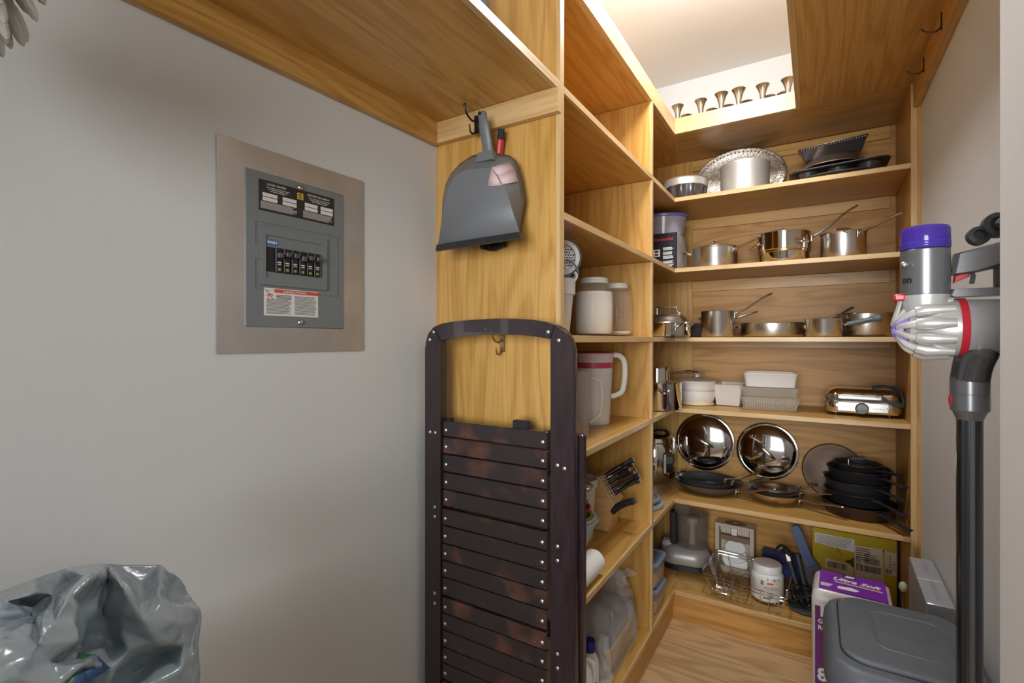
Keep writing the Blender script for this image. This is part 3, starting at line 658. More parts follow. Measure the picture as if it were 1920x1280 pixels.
bowl_box(MB().at((-.01, -.075, .072)), .16, .05, [(.0, 0), (.0, .012), (.006, .020), (.012, .022)], .012).build('handle_plate', SATIN, t, 50)
cd = MB()
for k in range(3):
    cd.tube(smooth_path([(.035, -.03, .112+.004*k), (.085, -.04+.01*k, .122), (.120, -.050, .118-.008*k), (.131, -.070, .075), (.129, -.085, .050+.005*k), (.095, -.092, .056+.004*k), (.070, -.088, .080)], 6), .0042, 8)
cd.build('power_cord', mat('cord_grey', (.055, .06, .066), .45), t)
for x in (-.09, .09):
    for yy in (-.06, .06): MB().at((x, yy, 0)).lathe([(.010, 0), (.010, .012)], 12).build('foot', BLACKP, t)

# ------------------------------------------------------------------ shelf E
def nest(name, label, loc, r, h, m, mi, rz, L, rise, hz=1.02, base=.78, hm=None, wid=.010, rot=None, loop=None, droop=.25):
    t = thing(name, label, 'pan', loc, rot=rot)
    skillet(t, r, h, m, mi, base=base)
    long_handle(t, r*.985, h*hz, L, rise, hm or STEEL, rz, wid, .0045, droop)
    if loop: loop_handle(t, r*.98, h*.75, .03, .03, CHROME, loop, .004, .012)
    return t
GOLDST = mat('warm_steel', (.60, .50, .38), .3, 1)
nest('frying_pan', 'large dark nonstick frying pan, bottom of the stack of three at the left', (-.446, 2.545, zE), .155, .046, ANOD, NONST, R(-27), .185, .055, .72, hm=GOLDST, loop=R(148), base=.72)
nest('frying_pan', 'medium dark nonstick frying pan nested in the large one', (-.458, 2.540, zE+.016), .128, .040, ANOD, NONST, R(-14), .165, .055, hm=GOLDST)
nest('frying_pan', 'small dark nonstick frying pan on top of the nested stack', (-.470, 2.535, zE+.026), .106, .036, ANOD, NONST, R(-9), .150, .060, hm=GOLDST)
nest('skillet', 'copper-toned steel skillet, lowest of the stack below the right mirror lid', (-.158, 2.535, zE), .118, .046, GOLDST, STEEL, R(-30), .180, .024, .72, hm=GOLDST, base=.70)
nest('skillet', 'steel skillet nested in the copper-toned one', (-.160, 2.538, zE+.016), .104, .036, STEEL, STEEL, R(-12), .125, .022, hm=GOLDST)
nest('skillet', 'small steel skillet on top of the copper-toned stack', (-.166, 2.540, zE+.026), .090, .032, STEEL, STEEL, R(24), .10, .016)
def pot_lid(label, c, r, tilt, rz, hang):
    t = thing('pot_lid', label, 'lid', c, rot=(R(90-tilt), 0, R(rz)))
    MB().at((0, r, 0)).lathe([(r-.003, -.003), (r, 0), (r, .003), (r-.006, .005), (r*.90, .004), (r*.88, .0065), (r*.74, .0130), (r*.5, .0185), (r*.25, .0215), (.001, .0225), (.001, .0205), (r*.5, .0165), (r*.88, .0045)], 64).build('dome', CHROME, t, 45)
    mb = MB(Matrix.Translation((0, r, 0)) @ Matrix.Rotation(R(hang), 4, 'Z'))
    mb.tube(smooth_path([(-.048, 0, .019), (-.040, 0, .024), (-.026, 0, .036), (0, 0, .039), (.026, 0, .036), (.040, 0, .024), (.048, 0, .019)], 5), .0062, 8, .7)
    for x in (-.042, .042): mb.at((x, 0, .0205)).sphere(.007, 8, 6, (1.5, 1, .5))
    mb.build('handle', STEEL, t)
pot_lid('large mirror steel lid leaning behind the dark nonstick pans', (-.490, 2.686, zE+.058), .144, 5, 2, -25)
pot_lid('large mirror steel lid leaning behind the copper-toned skillets', (-.204, 2.690, zE+.050), .137, 5, -2, -42)
def iron(label, loc, r, h, rz, L, rise, m=IRON, mi=IRON, pour=True):
    t = thing('iron_skillet', label, 'skillet', loc)
    MB().lathe([(.001, 0), (r*.86, 0), (r*.88, .004), (r*.97, h-.006), (r, h-.003), (r, h), (r-.005, h), (r*.88-.004, .007), (r*.84, .005), (.001, .005)], 56).build('pan_body', m, t)
    if mi is not m: MB().lathe([(.001, .0055), (r*.84, .0055), (r*.88-.0045, .008), (r-.0055, h-.0005)], 56, cap1=False).build('cooking_surface', mi, t)
    mb = MB(Matrix.Rotation(rz, 4, 'Z'))
    P = smooth_path([(r*.96, 0, h-.012), (r+.02, 0, h-.012+rise*.15), (r+L*.55, 0, h-.010+rise*.6), (r+L*.9, 0, h-.010+rise), (r+L, 0, h-.010+rise*1.02)], 5); n = len(P)
    mb.tube(P, [(.0055, .0185-.0105*min(1, i/6) if i < 8 else (.008+.0075*(i-7)/(n-8) if i < n-1 else .010)) for i in range(n)], 10)
    mb.build('handle', m if mi is m else IRON, t)
    if pour: MB(Matrix.Rotation(rz+R(90), 4, 'Z')).prism([(r-.004, -.014), (r+.008, -.004), (r+.008, .004), (r-.004, .014)], h-.008, h).build('pour_lip', m, t)
    return t
iron('wide brown seasoned skillet at the bottom of the cast iron stack', (.155, 2.535, zE), .137, .052, R(-62), .150, -.006, BROWNPAN, IRON, False)
iron('black cast iron skillet second from the bottom of its stack', (.148, 2.545, zE+.046), .118, .050, R(-60), .150, -.010)
iron('black cast iron skillet third from the bottom, with grey rim', (.150, 2.545, zE+.092), .120, .050, R(-61), .140, .002)
iron('black cast iron skillet near the top of the stack', (.156, 2.545, zE+.140), .116, .050, R(-58), .126, -.004)
t = iron('small black skillet on top of the cast iron stack', (.150, 2.540, zE+.181), .088, .030, R(-47), .100, .004)
t = thing('bacon_press', 'round black iron press with wire handle on the top small skillet', 'press', (.150, 2.535, zE+.190))
MB().lathe([(.001, 0), (.066, 0), (.067, .006), (.001, .008)], 40).build('plate', IRON, t)
MB().tube(smooth_path([(-.03, -.01, .006), (-.032, -.008, .026), (-.025, -.005, .036), (.025, .005, .040), (.032, .008, .026), (.03, .01, .006)], 4), .0025, 8).build('wire_bail', STEEL, t)
MB().tube([(-.024, -.005, .037), (.024, .005, .040)], .0085, 12).build('grip', DGREYP, t)
t = thing('pan_lid', 'brown metal lid leaning against the cast iron stack', 'lid', (.066, 2.676, zE+.006), rot=(R(80), 0, 0))
MB().at((0, .125, 0)).lathe([(.118, 0), (.122, .002), (.118, .006), (.100, .008), (.05, .016), (.001, .019), (.001, .017), (.05, .013), (.100, .005)], 56).build('dome', BROWNPAN, t)
MB().at((0, .125, 0)).tube(smooth_path([(-.035, -.01, .016), (-.03, -.01, .032), (.03, .0, .034), (.035, 0, .016)], 5), .004, 8).build('handle', STEEL, t)
t = thing('slow_cooker', 'mirror chrome cooker with small display, behind the divider on the pan shelf', 'cooker', (-.725, 2.60, zE), R(20))
MB().lathe([(.001, 0), (.098, 0), (.104, .012), (.107, .10), (.104, .20), (.100, .205), (.001, .205)], 56).build('body', CHROME, t, 50)
MB().lathe([(.100, .205), (.106, .208), (.100, .226), (.06, .244), (.001, .247)], 48).build('lid', CHROME, t)
MB().tube(smooth_path([(-.03, -.04, .232), (0, -.055, .262), (.05, -.04, .262), (.07, -.02, .235)], 5), .010, 10, .6).build('lid_handle', BLACKP, t)
q = MB().at((.062, -.088, .105), (0, 0, R(35))).box(-.030, .030, -.010, .012, -.055, .055, .008).build('control_panel', STEEL, t)
MB().at((.062, -.088, .105), (0, 0, R(35))).box(-.018, .018, -.0115, -.009, 0, .034, .001).build('display', mat('lcd', (.14, .16, .13), .2), q)
MB().at((.064, -.094, .045), (PI/2, 0, R(35))).lathe([(.014, 0), (.013, .012), (.001, .013)], 20).build('knob', CHROME, t)
for i, (dx, dz, s) in enumerate(((0, 0, .118), (-.015, .017, .112))):
    t = thing('storage_cover', ('flat round grey plastic lid, lower of two at the shelf edge', 'flat round grey plastic lid, upper of two at the shelf edge')[i], 'lid', (-.683+dx, 2.165-dx, zE+dz))
    MB().lathe([(.001, 0), (s-.004, 0), (s, .003), (s, .012), (s-.004, .015), (s-.012, .015), (s-.016, .010), (.001, .010)], 56).build('disc', LIGHTGREY, t)

# ------------------------------------------------------------------ shelf F and the floor beside it
t = thing('food_processor', 'grey food processor with smoky clear bowl in the bottom corner', 'food processor', (-.570, 2.612, zF), R(8))
MB().at((0, 0, 0)).rbox(.235, .19, [(.012, 0), (.004, .004), (.004, .034), (.010, .036)], .075, 8).build('dark_foot', BLACKP, t)
m = MB()
for i in range(14): m.box(-.02+i*.007, -.0165+i*.007, -.0985, -.090, .006, .030)
m.build('vent_rib', DGREYP, t)
MB().rbox(.255, .20, [(.004, .034), (0, .040), (.006, .080), (.024, .104), (.040, .112), (.06, .114)], .085, 8).build('base', mat('processor_grey', (.40, .375, .355), .35, .2), t, 60)
MB().at((-.085, -.02, .098)).rbox(.06, .07, [(.004, 0), (0, .01), (.010, .030), (.02, .034)], .02).build('switch_housing', mat('processor_light', (.5, .47, .45), .4), t)
bw = MB().at((.035, -.01, .112)).lathe([(.001, 0), (.070, 0), (.072, .004), (.077, .150), (.080, .152), (.080, .158), (.074, .156), (.069, .006), (.001, .004)], 48).build('bowl', SMOKE, t)
MB().at((.035, -.01, .118)).lathe([(.016, 0), (.014, .10), (.028, .105), (.028, .135), (.001, .136)], 24).build('hub', mat('hub_cream', (.55, .46, .36), .4), bw)
MB().at((.035, -.01, .270)).lathe([(.083, 0), (.083, .010), (.06, .016), (.001, .017)], 48).build('bowl_lid', SMOKE, t)
MB().at((-.01, -.045, .284)).rbox(.075, .055, [(0, 0), (0, .085)], .02).build('feed_tube', SMOKE, t)
MB().at((-.052, -.035, .118)).box(-.016, .016, -.022, .022, 0, .165, .005).build('bowl_handle', BLACKP, t)
t = thing('slicer_carton', 'cream carton of a vegetable slicer with a printed disc on top', 'box', (-.340, 2.67, zF), R(-3))
CREAM = mat('carton_cream_card', (.60, .50, .38), .6, vary=.08)
MB().box(-.088, .088, -.038, .040, .222, .238, .001).box(-.088, -.070, -.038, .040, 0, .222, .001).box(.070, .088, -.038, .040, 0, .222, .001).box(-.070, .070, .020, .040, 0, .222).box(-.070, .070, -.038, .020, 0, .030, .001).build('carton', CREAM, t)
MB().at((0, 0, .2382)).lathe([(.001, 0), (.050, 0), (.050, .0006), (.001, .0007)], 40, sy=.62).build('printed_disc', mat('print_brown', (.20, .13, .09), .6), t)
MB().at((0, 0, .2392)).lathe([(.001, 0), (.013, 0), (.013, .0004), (.001, .0005)], 20, sy=.62).build('printed_dot', CREAM, t)
m = MB()
for i in range(16): m.box(-.062+i*.008, -.058+i*.008, -.036, -.030, .208-.004*(i % 3), .222)
m.box(-.012, .012, -.0385, -.03, .190, .222); m.build('serration', WHITEP, t)
for i, (z, rr_) in enumerate(((.05, .06), (.085, .056), (.12, .05))):
    MB().at((.0, -.006, z), (R(70), R(12-8*i), 0)).lathe([(.001, 0), (rr_-.008, 0), (rr_, .004), (rr_-.004, .010), (.001, .010)], 36, sy=.72).build('plate', WHITEP, t)
MB().box(-.068, .068, -.012, .018, .150, .175).build('inner_tray', mat('inner_brown', (.24, .15, .10), .5), t)
# wire basket
t = thing('wire_basket', 'shallow chrome wire dish basket on the bottom shelf by the corner', 'basket', (-.27, 2.45, zF))
TO = [(-.425, 2.612, .242), (-.085, 2.600, .240), (-.102, 2.268, .240), (-.440, 2.340, .238)]
BO = [(-.385, 2.575, .140), (-.112, 2.562, .140), (-.128, 2.330, .140), (-.400, 2.352, .140)]
def rim(pts, dz=0, r=.0026):
    P = []
    for i in range(4):
        a, b, c = Vector(pts[i-1]), Vector(pts[i]), Vector(pts[(i+1) % 4])
        P += [b+(a-b).normalized()*.022, b+(a-b).normalized()*.006+(c-b).normalized()*.006, b+(c-b).normalized()*.022]
    return [(p[0], p[1], p[2]+dz) for p in P], r
for dz in (0, -.014):
    P, r_ = rim(TO, dz); WB(t).tube(P, r_, 8, closed=True).build('rim', CHROME, t)
m = WB(t)
def lerp(a, b, f): return tuple(a[i]*(1-f)+b[i]*f for i in range(3))
for i in range(19):
    f = (i+.5)/19; a, b, c, d = lerp(TO[0], TO[3], f), lerp(BO[0], BO[3], f), lerp(BO[1], BO[2], f), lerp(TO[1], TO[2], f)
    if i % 2 == 0 or True: m.tube([a, lerp(a, b, .92), lerp(b, c, .02), lerp(b, c, .3)], .0014, 5)
    if i % 3 == 0: m.tube([lerp(b, c, .3), lerp(b, c, .97), lerp(c, d, .1), d], .0014, 5)
for i in range(9):
    f = (i+.5)/9; a, b, c, d = lerp(TO[3], TO[2], f), lerp(BO[3], BO[2], f), lerp(BO[0], BO[1], f), lerp(TO[0], TO[1], f)
    m.tube([a, lerp(a, b, .95), lerp(b, c, .02), c, d] if i % 3 == 1 else [a, lerp(a, b, .8), b, lerp(b, c, .14)], .0015, 5)
for f0 in (.10, .21, .33): # standing loops that hold plates
    for k in range(5):
        y0 = 2.37+k*.035; x = -.385+.27*f0
        m.tube(smooth_path([(x, y0, .142), (x+.004, y0+.004, .180), (x+.018, y0+.010, .196), (x+.032, y0+.016, .180), (x+.036, y0+.020, .142)], 4), .0013, 5)
tag(m.build('wire_mesh', CHROME, t), kind='stuff')
for p in BO: WB(t).tube([(p[0], p[1], .1345), (p[0], p[1], .146)], .002, 6).build('foot', CHROME, t)
# powder jar
t = thing('powder_jar', 'white supplement jar with a handwritten lid line standing in the wire basket', 'jar', (-.184, 2.455, zF+.0125))
MB().lathe([(.001, 0), (.058, 0), (.064, .006), (.065, .012), (.065, .105), (.062, .113), (.054, .120), (.001, .121)], 56).build('body', WHITEP, t)
MB().lathe([(.0655, .014), (.0658, .0142), (.0658, .096), (.0655, .0962)], 56, False, False).build('label', mat('jar_label', (.74, .70, .66), .5), t)
MB().lathe([(.056, .121), (.0585, .122), (.0585, .146), (.055, .151), (.048, .152), (.001, .153)], 56).build('lid', mat('lid_white', (.80, .80, .80), .35), t)
def wrap(t, rad, items, m, ang0):
    mb = MB()
    for a0, a1, z0, z1 in items:
        n = max(1, int((a1-a0)/6))
        vs = []
        for i in range(n+1):
            a = R(ang0+a0+(a1-a0)*i/n)
            vs += [(rad*math.cos(a), rad*math.sin(a), z0), (rad*math.cos(a), rad*math.sin(a), z1)]
        mb.add(vs, [[2*i, 2*i+2, 2*i+3, 2*i+1] for i in range(n)])
    return mb.build('print', m, t)
wrap(t, .0661, [(-4, 18, .082, .089)], ORANGEL, -82); wrap(t, .0661, [(26, 34, .083, .092)], YEL, -82)
wrap(t, .0661, [(-26, -16, .076, .094), (-18, 8, .018, .026), (2, 18, .022, .034)], mat('leaf_green', (.16, .22, .10), .5), -82)
rnd = random.Random(3)
wrap(t, .0661, [(-70+rnd.random()*3, -42-rnd.random()*8, .088-i*.006, .0905-i*.006) for i in range(11)]+[(-16, 22-rnd.random()*10, .046-i*.005, .048-i*.005) for i in range(3)], mat('print_grey', (.42, .38, .36), .6), -82)
def curved_text(s, size, m, rad, z, a0, da):
    for i, ch in enumerate(s):
        if ch == ' ': continue
        a = R(a0+da*i)
        text('label_word', ch, size, m, t, (rad*math.cos(a), rad*math.sin(a), z), (PI/2, 0, a+PI/2), align='CENTER')
curved_text('2 - daily', .016, INK, .0663, .098, -84, 5.2)
curved_text('POWDER', .0155, mat('print_pink', (.52, .28, .24), .6), .0663, .060, -92, 8.6)
t = thing('navy_box', 'flat navy blue box behind the white jar on the bottom shelf', 'box', (-.135, 2.69, zF), R(-4))
MB().box(-.085, .075, -.020, .02, 0, .135, .002).build('box', mat('navy_card', (.035, .035, .13), .5), t)
MB().box(-.02, .0752, -.0206, .0, .03, .075, .0005).build('blue_band', mat('blue_band', (.03, .08, .32), .5), t)
MB().box(-.02, .0752, -.0206, .0, 0, .03, .0005).build('brown_band', mat('brown_band', (.12, .07, .06), .5), t)
t = thing('scrub_tool', 'blue handled grey scrubbing tool leaning by the yellow carton', 'tool', (.030, 2.52, .150), rot=(R(-6), R(-20), 0))
MB().prism([(-.020, .145), (.020, .15), (.019, .30), (.012, .322), (-.012, .322), (-.020, .305)], -.008, .010, 'Y', .003).build('handle', mat('blue_grey_grip', (.085, .125, .26), .45), t)
MB().prism([(-.030, 0), (.026, 0), (.026, .13), (.016, .165), (-.018, .165), (-.034, .13)], -.006, .014, 'Y', .003).build('head', DGREYP, t)
MB().prism([(.024, 0), (.034, 0), (.034, .14), (.021, .19), (.014, .19), (.024, .135)], -.010, .012, 'Y', .002).build('blue_edge', mat('blue_edge', (.05, .09, .24), .4), t)
m = MB()
for i in range(6): m.box(-.004, .016, -.0075, -.005, .095+i*.006, .097+i*.006)
m.build('grip_ridge', BLACKP, t)
t = thing('hinged_tongs', 'black folding tool with a bent head beside the scrubbing tool', 'tool', (-.035, 2.47, .150), rot=(R(-10), R(-15), 0))
for x in (-.013, .010): MB().at((x, 0, 0), (0, R(-3 if x < 0 else 2), 0)).box(-.009, .009, -.008, .008, 0, .20, .003).build('arm', BLACKP, t)
MB().tube(smooth_path([(-.012, 0, .18), (-.020, -.01, .215), (-.034, -.018, .228), (-.050, -.02, .218)], 5), [.013]*10+[.016]*6, 10).build('bent_head', BLACKP, t)
MB().at((-.018, -.012, .19)).box(-.012, .006, -.004, .004, -.02, .012, .002).build('metal_clip', SATIN, t)
t = thing('black_cable', 'tangle of black cable at the foot of the black folding tool', 'cable', (-.055, 2.455, .140))
m = MB(); rc = random.Random(5)
P = [(rc.uniform(-.035, .045), rc.uniform(-.03, .03), rc.uniform(.006, .085)) for i in range(26)]
m.tube(smooth_path(P, 5), .0034, 6); m.tube(smooth_path([(-.03, -.02, .01), (-.055, -.03, .03), (-.05, -.02, .055), (-.02, 0, .06)], 5), .003, 6)
m.build('cable', BLACKP, t)
t = thing('black_dish', 'shallow dark round dish under the black cable', 'dish', (-.035, 2.455, zF))
MB().lathe([(.001, 0), (.058, 0), (.070, .010), (.068, .0115), (.057, .003), (.001, .003)], 40).build('dish', DGREYP, t)
t = thing('yellow_carton', 'big yellow shipping carton with white labels under the pan shelf', 'box', (.140, 2.60, zF))
MB().box(-.153, .150, 0, .130, 0, .310, .0015).build('carton', mat('yellow_card', (.52, .385, .012), .5, vary=.1), t)
MB().box(.150, .1575, .002, .130, 0, .305, .001).build('black_end', BLACKP, t)
def lines(mb, x0, x1, z0, z1, n, y=-.0012, h=.35, jag=.2):
    for i in range(n):
        z = z1-(i+.5)*(z1-z0)/n; mb.box(x0, x1-random.random()*jag*(x1-x0), y, y+.0004, z-(z1-z0)/n*h/2, z+(z1-z0)/n*h/2)
def bars(mb, x0, x1, z0, z1, y=-.0014, s=1):
    rb = random.Random(s); x = x0
    while x < x1:
        wd = rb.choice((.0008, .0012, .002, .0026)); mb.box(x, min(x1, x+wd), y, y+.0004, z0, z1); x += wd+rb.choice((.0008, .0012, .0018))
lb = MB().prism([(-.143, .240), (.003, .229), (.003, .284), (-.143, .287)], -.0008, 0, 'Y').build('notice_label', WHITEL, t)
m = MB(); lines(m, -.138, -.004, .238, .282, 8, jag=.15); m.build('print', mat('print_dark', (.2, .19, .19), .6), lb)
lb = MB().prism([(.003, .110), (.105, .125), (.101, .265), (.003, .260)], -.0010, 0, 'Y').build('shipping_label', mat('label_tan', (.62, .53, .42), .6), t)
m = MB(); lines(m, .008, .060, .200, .255, 6); lines(m, .008, .030, .175, .215, 6); bars(m, .036, .090, .190, .215, s=4); bars(m, .010, .095, .155, .182, s=5); lines(m, .036, .085, .212, .232, 4); m.build('print', INK, lb)
lb = MB().prism([(.109, .160), (.149, .160), (.149, .255), (.107, .262)], -.0010, 0, 'Y').build('small_label', mat('label_tan2', (.60, .50, .40), .6), t)
m = MB(); bars(m, .112, .132, .166, .186, s=8); lines(m, .124, .130, .19, .245, 5); lines(m, .138, .145, .18, .22, 5); m.build('print', INK, lb)
lb = MB().prism([(-.103, .140), (-.003, .122), (-.001, .160), (-.018, .172), (-.103, .182)], -.0008, 0, 'Y').build('barcode_label', mat('label_tan3', (.64, .55, .40), .6), t)
m = MB(); bars(m, -.096, -.022, .142, .170, s=9); m.build('print', INK, lb)
m = MB().prism([(-.030, .188), (-.010, .193), (-.002, .205), (.002, .205), (.002, .160), (-.006, .165), (-.012, .176), (-.026, .178)], -.0007, 0, 'Y').prism([(.101, .262), (.150, .246), (.150, .236), (.101, .252)], -.0007, 0, 'Y').tube([(-.060, -.0008, .236), (-.054, -.0008, .222), (-.040, -.0008, .206)], .0012, 5)
m.build('printed_picture', mat('print_blackbrown', (.06, .035, .02), .5), t)
t = thing('green_knob_stick', 'thin dark stick with a pale green round knob by the silver box', 'stick', (.283, 2.375, zF))
MB().lathe([(.001, 0), (.004, 0), (.004, .01), (.004, .20)], 16).build('stick', DGREYP, t)
MB().at((0, 0, .212)).sphere(.0175, 20, 12, (.8, .8, 1.15)).build('knob', mat('pale_green', (.52, .62, .45), .3), t)
# glass containers behind the divider
for i in range(2):
    t = thing('glass_container', ('square glass food container with blue lid, lower of two', 'square glass food container with blue lid, upper of two')[i], 'container', (-.645, 2.13, zF+i*.112))
    MB().rbox(.17, .17, [(.012, 0), (.006, .003), (.001, .088), (0, .090), (.004, .090), (.010, .006)], .035, 6).build('dish', GLASS2, t)
    MB().rbox(.166, .166, [(.012, .004), (.006, .030), (.005, .060)], .03, 5).build('food', mat('food_tan', (.52, .36, .18), .7), t)
    MB().rbox(.176, .176, [(.004, .088), (0, .091), (0, .100), (.004, .104), (.014, .104), (.018, .101)], .036, 6).build('lid', mat('blue_grey_lid', (.18, .25, .33), .4), t)
t = thing('clutter_bag', 'dark shiny crumpled packet behind the stacked glass containers', 'packet', (-.66, 2.14, zF+.2175))
bmm = MB(); bmm.sphere(.06, 24, 14, (1, .9, .9)); bmm.v = [Vector((v.x, v.y, v.z+.054))*(1+.22*noise.noise(v*26)) for v in bmm.v]; 
zmin = min(v.z for v in bmm.v); bmm.v = [Vector((v.x, v.y, v.z-zmin)) for v in bmm.v]
bmm.build('packet', mat('dark_foil', (.09, .08, .08), .2, .7), t)

# ------------------------------------------------------------------ tissue pack, silver box, kitchen bin
t = thing('toilet_paper_pack', 'purple plastic-wrapped toilet paper pack standing behind the black bin', 'package', (.092, 1.815, 0), R(-2))
MB().rbox(.202, .170, [(.02, 0), (.004, .006), (0, .025), (.002, .26), (0, .50), (.006, .528), (.022, .538)], .022, 5).build('pack', mat('wrap_white', (.66, .60, .57), .25, vary=.1, vscale=25, bump=.25, bscale=25), t, 50)
PUR = mat('purple_print', (.18, .025, .34), .28); PUR2 = mat('plum_print', (.14, .02, .15), .3)
MB().box(-.082, .086, -.068, .070, .5375, .5388).build('top_panel', PUR, t)
MB().box(-.091, .080, -.0862, -.085, .05, .490).build('front_panel', PUR2, t)
text('pack_word', 'Ultra Soft', .030, WHITEL, t, (-.050, .014, .5392), (0, 0, R(-3)), shear=.35, bold=.0008, sx=1.0)
MB().prism([(-.045, .004), (.075, -.002), (.078, -.009), (-.040, -.003)], .5388, .5393).build('gold_band', mat('gold_print', (.62, .45, .20), .4), t)
em = MB().prism([(-.020, .045), (.012, .045), (.014, .066), (-.022, .066)], .5388, .5394).build('emblem', mat('emblem_dark', (.02, .04, .045), .5), t)
MB().prism([(-.017, .050), (-.010, .062), (-.006, .055), (-.002, .062), (.002, .055), (.008, .062), (.009, .050), (.004, .047), (-.012, .047)], .5394, .5397).build('emblem_mark', WHITEL, em)
m = MB()
for i in range(3): m.box(-.078, -.048-.003*i, -.030-.008*i, -.026-.008*i, .5388, .5392)
m.prism([(-.035, -.030), (.0, -.022), (.02, -.032), (.01, -.045), (-.035, -.045)], .5388, .5391).build('top_print', WHITEL, t)
text('pack_word', '12', .050, WHITEL, t, (-.085, -.0866, .462), bold=.002); text('pack_word', 'GIANT', .018, WHITEL, t, (-.084, -.0866, .440), bold=.0006); text('pack_word', 'ROLLS', .018, WHITEL, t, (-.084, -.0866, .421), bold=.0006)
text('pack_word', '80', .052, WHITEL, t, (-.085, -.0866, .270), bold=.002); text('pack_word', 'SHEETS', .018, WHITEL, t, (-.084, -.0866, .244), bold=.0006); text('pack_word', 'PER ROLL', .018, WHITEL, t, (-.084, -.0866, .225), bold=.0006)
t = thing('silver_carton', 'tall narrow silver grey carton against the right wall behind the bin', 'box', (.289, 1.90, 0), R(-1))
SILV = mat('silver_card', (.40, .42, .45), .3, .3, vary=.08)
MB().box(-.030, .030, -.170, .170, 0, .570, .002).build('carton', SILV, t)
MB().box(-.030, .030, -.004, -.001, .570, .5708).build('seam_tape', WHITEL, t)
text('faint_word', 'HANDLING', .020, mat('faint_print', (.30, .31, .35), .4), t, (-.004, -.015, .5704), (0, 0, R(-90)), sx=1.2)
text('faint_word', 'LITHIUM', .018, mat('faint_print2', (.30, .31, .35), .4), t, (-.004, .13, .5704), (0, 0, R(-90)))
t = thing('kitchen_bin', 'slim kitchen bin with matte black lid in front of the purple pack', 'bin', (.166, 1.43, 0))
MB().rbox(.270, .345, [(.022, 0), (.018, .004), (.006, .48), (.005, .52)], .06, 8).build('body', mat('bin_body', (.23, .15, .085), .35, .5), t, 50)
MB().rbox(.278, .353, [(.008, .516), (.002, .519), (.002, .527), (.008, .529)], .064, 8).build('liner_edge', WHITEP, t)
LIDM = mat('bin_lid_plastic', (.098, .108, .12), .5, bump=.12, bscale=160, vary=.12, vscale=10)
MB().rbox(.302, .385, [(.008, .528), (.001, .532), (.0, .545), (.004, .570), (.012, .585), (.022, .5905), (.030, .5915)], .075, 8).build('lid_frame', LIDM, t, 50)
gap = MB().at((.006, .012, 0)).rbox(.252, .318, [(0, .5905), (0, .5922)], .055, 8).build('lid_gap', BLACKP, t)
MB().at((.006, .012, 0)).rbox(.246, .312, [(0, .588), (0, .5955), (.004, .5985), (.012, .600)], .052, 8).build('lid_flap', LIDM, t, 40)
rgm = MB().at((.02, .02, 0)); o1 = rr(.150, .185, .035, 6); o2 = rr(.143, .178, .032, 6); o3 = rr(.138, .173, .030, 6)
rgm.loft([[(x, y, .5995) for x, y in o1], [(x, y, .6022) for x, y in o2], [(x, y, .6022) for x, y in o3], [(x*.97, y*.97, .6003) for x, y in o3]], False, False); rgm.build('lid_rib', LIDM, t)
MB().box(.012, .125, -.196, -.158, .574, .5935, .006).build('push_latch', LIDM, t)
MB().box(.004, .132, -.191, -.150, .572, .5920, .004).build('latch_recess', BLACKP, t)

# ------------------------------------------------------------------ near bay: level C
t = thing('tumbler', 'tall blue plastic tumbler just behind the end panel', 'cup', (-.725, 1.460, zC))
MB().lathe([(.001, 0), (.034, 0), (.036, .01), (.046, .284), (.0475, .288), (.045, .288), (.034, .012), (.001, .006)], 36).build('body', BLUEP, t)
t = thing('mixing_jug', 'tapered clear measuring jug in front of the flour jar', 'jug', (-.650, 1.305, zC))
MB().lathe([(.001, 0), (.034, 0), (.036, .004), (.048, .118), (.0535, .120), (.0545, .165), (.052, .165), (.050, .124), (.046, .118), (.034, .006), (.001, .004)], 44).build('body', FROST, t)
m = MB()
for i in range(9):
    a = R(-38); rad = .0372+.011*(.02+i*.011)/.118+.0004
    m.at((rad*math.cos(a), rad*math.sin(a), .02+i*.011), (0, 0, a)).box(-.0004, .0006, -.006, .006, -.0005, .0005)
m.build('scale_mark', mat('scale_grey', (.45, .45, .47), .5), t)
MB().tube(smooth_path([(.052, .01, .160), (.058, .012, .172), (.05, .016, .185)], 4), .004, 8).build('spout_tab', FROST, t)
t = thing('drum_grater', 'white plastic grater ring with metal mesh standing on the jug', 'grater', (-.640, 1.315, zC+.178), R(35))
MB().at((0, 0, .052), (PI/2, 0, 0)).lathe([(.040, -.012), (.052, -.012), (.054, -.006), (.054, .006), (.052, .012), (.040, .012), (.038, 0)], 44, False, False).build('ring', WHITEP, t)
m = MB(); m.at((0, 0, .052), (PI/2, 0, 0)).lathe([(.001, -.004), (.039, -.002), (.039, .002), (.001, .004)], 36); m.build('mesh_disc', SATIN, t)
m = MB()
for i in range(-4, 5):
    for j in range(-4, 5):
        if i*i+j*j < 19: m.at((i*.0078+(j % 2)*.0039, -.0035, .052+j*.0078)).sphere(.0024, 6, 4)
tag(m.build('grating_holes', INK, t), kind='stuff')
MB().at((0, -.006, .052), (PI/2, 0, 0)).lathe([(.056, -.003), (.0585, 0), (.056, .003)], 44, False, False).build('blue_trim', mat('trim_blue', (.18, .24, .36), .3), t)
MB().tube(smooth_path([(.012, -.016, .045), (.035, -.02, .030), (.045, -.018, .004), (.03, -.012, -.008)], 5), .0028, 8).build('crank', mat('crank_blue', (.16, .22, .38), .3), t)
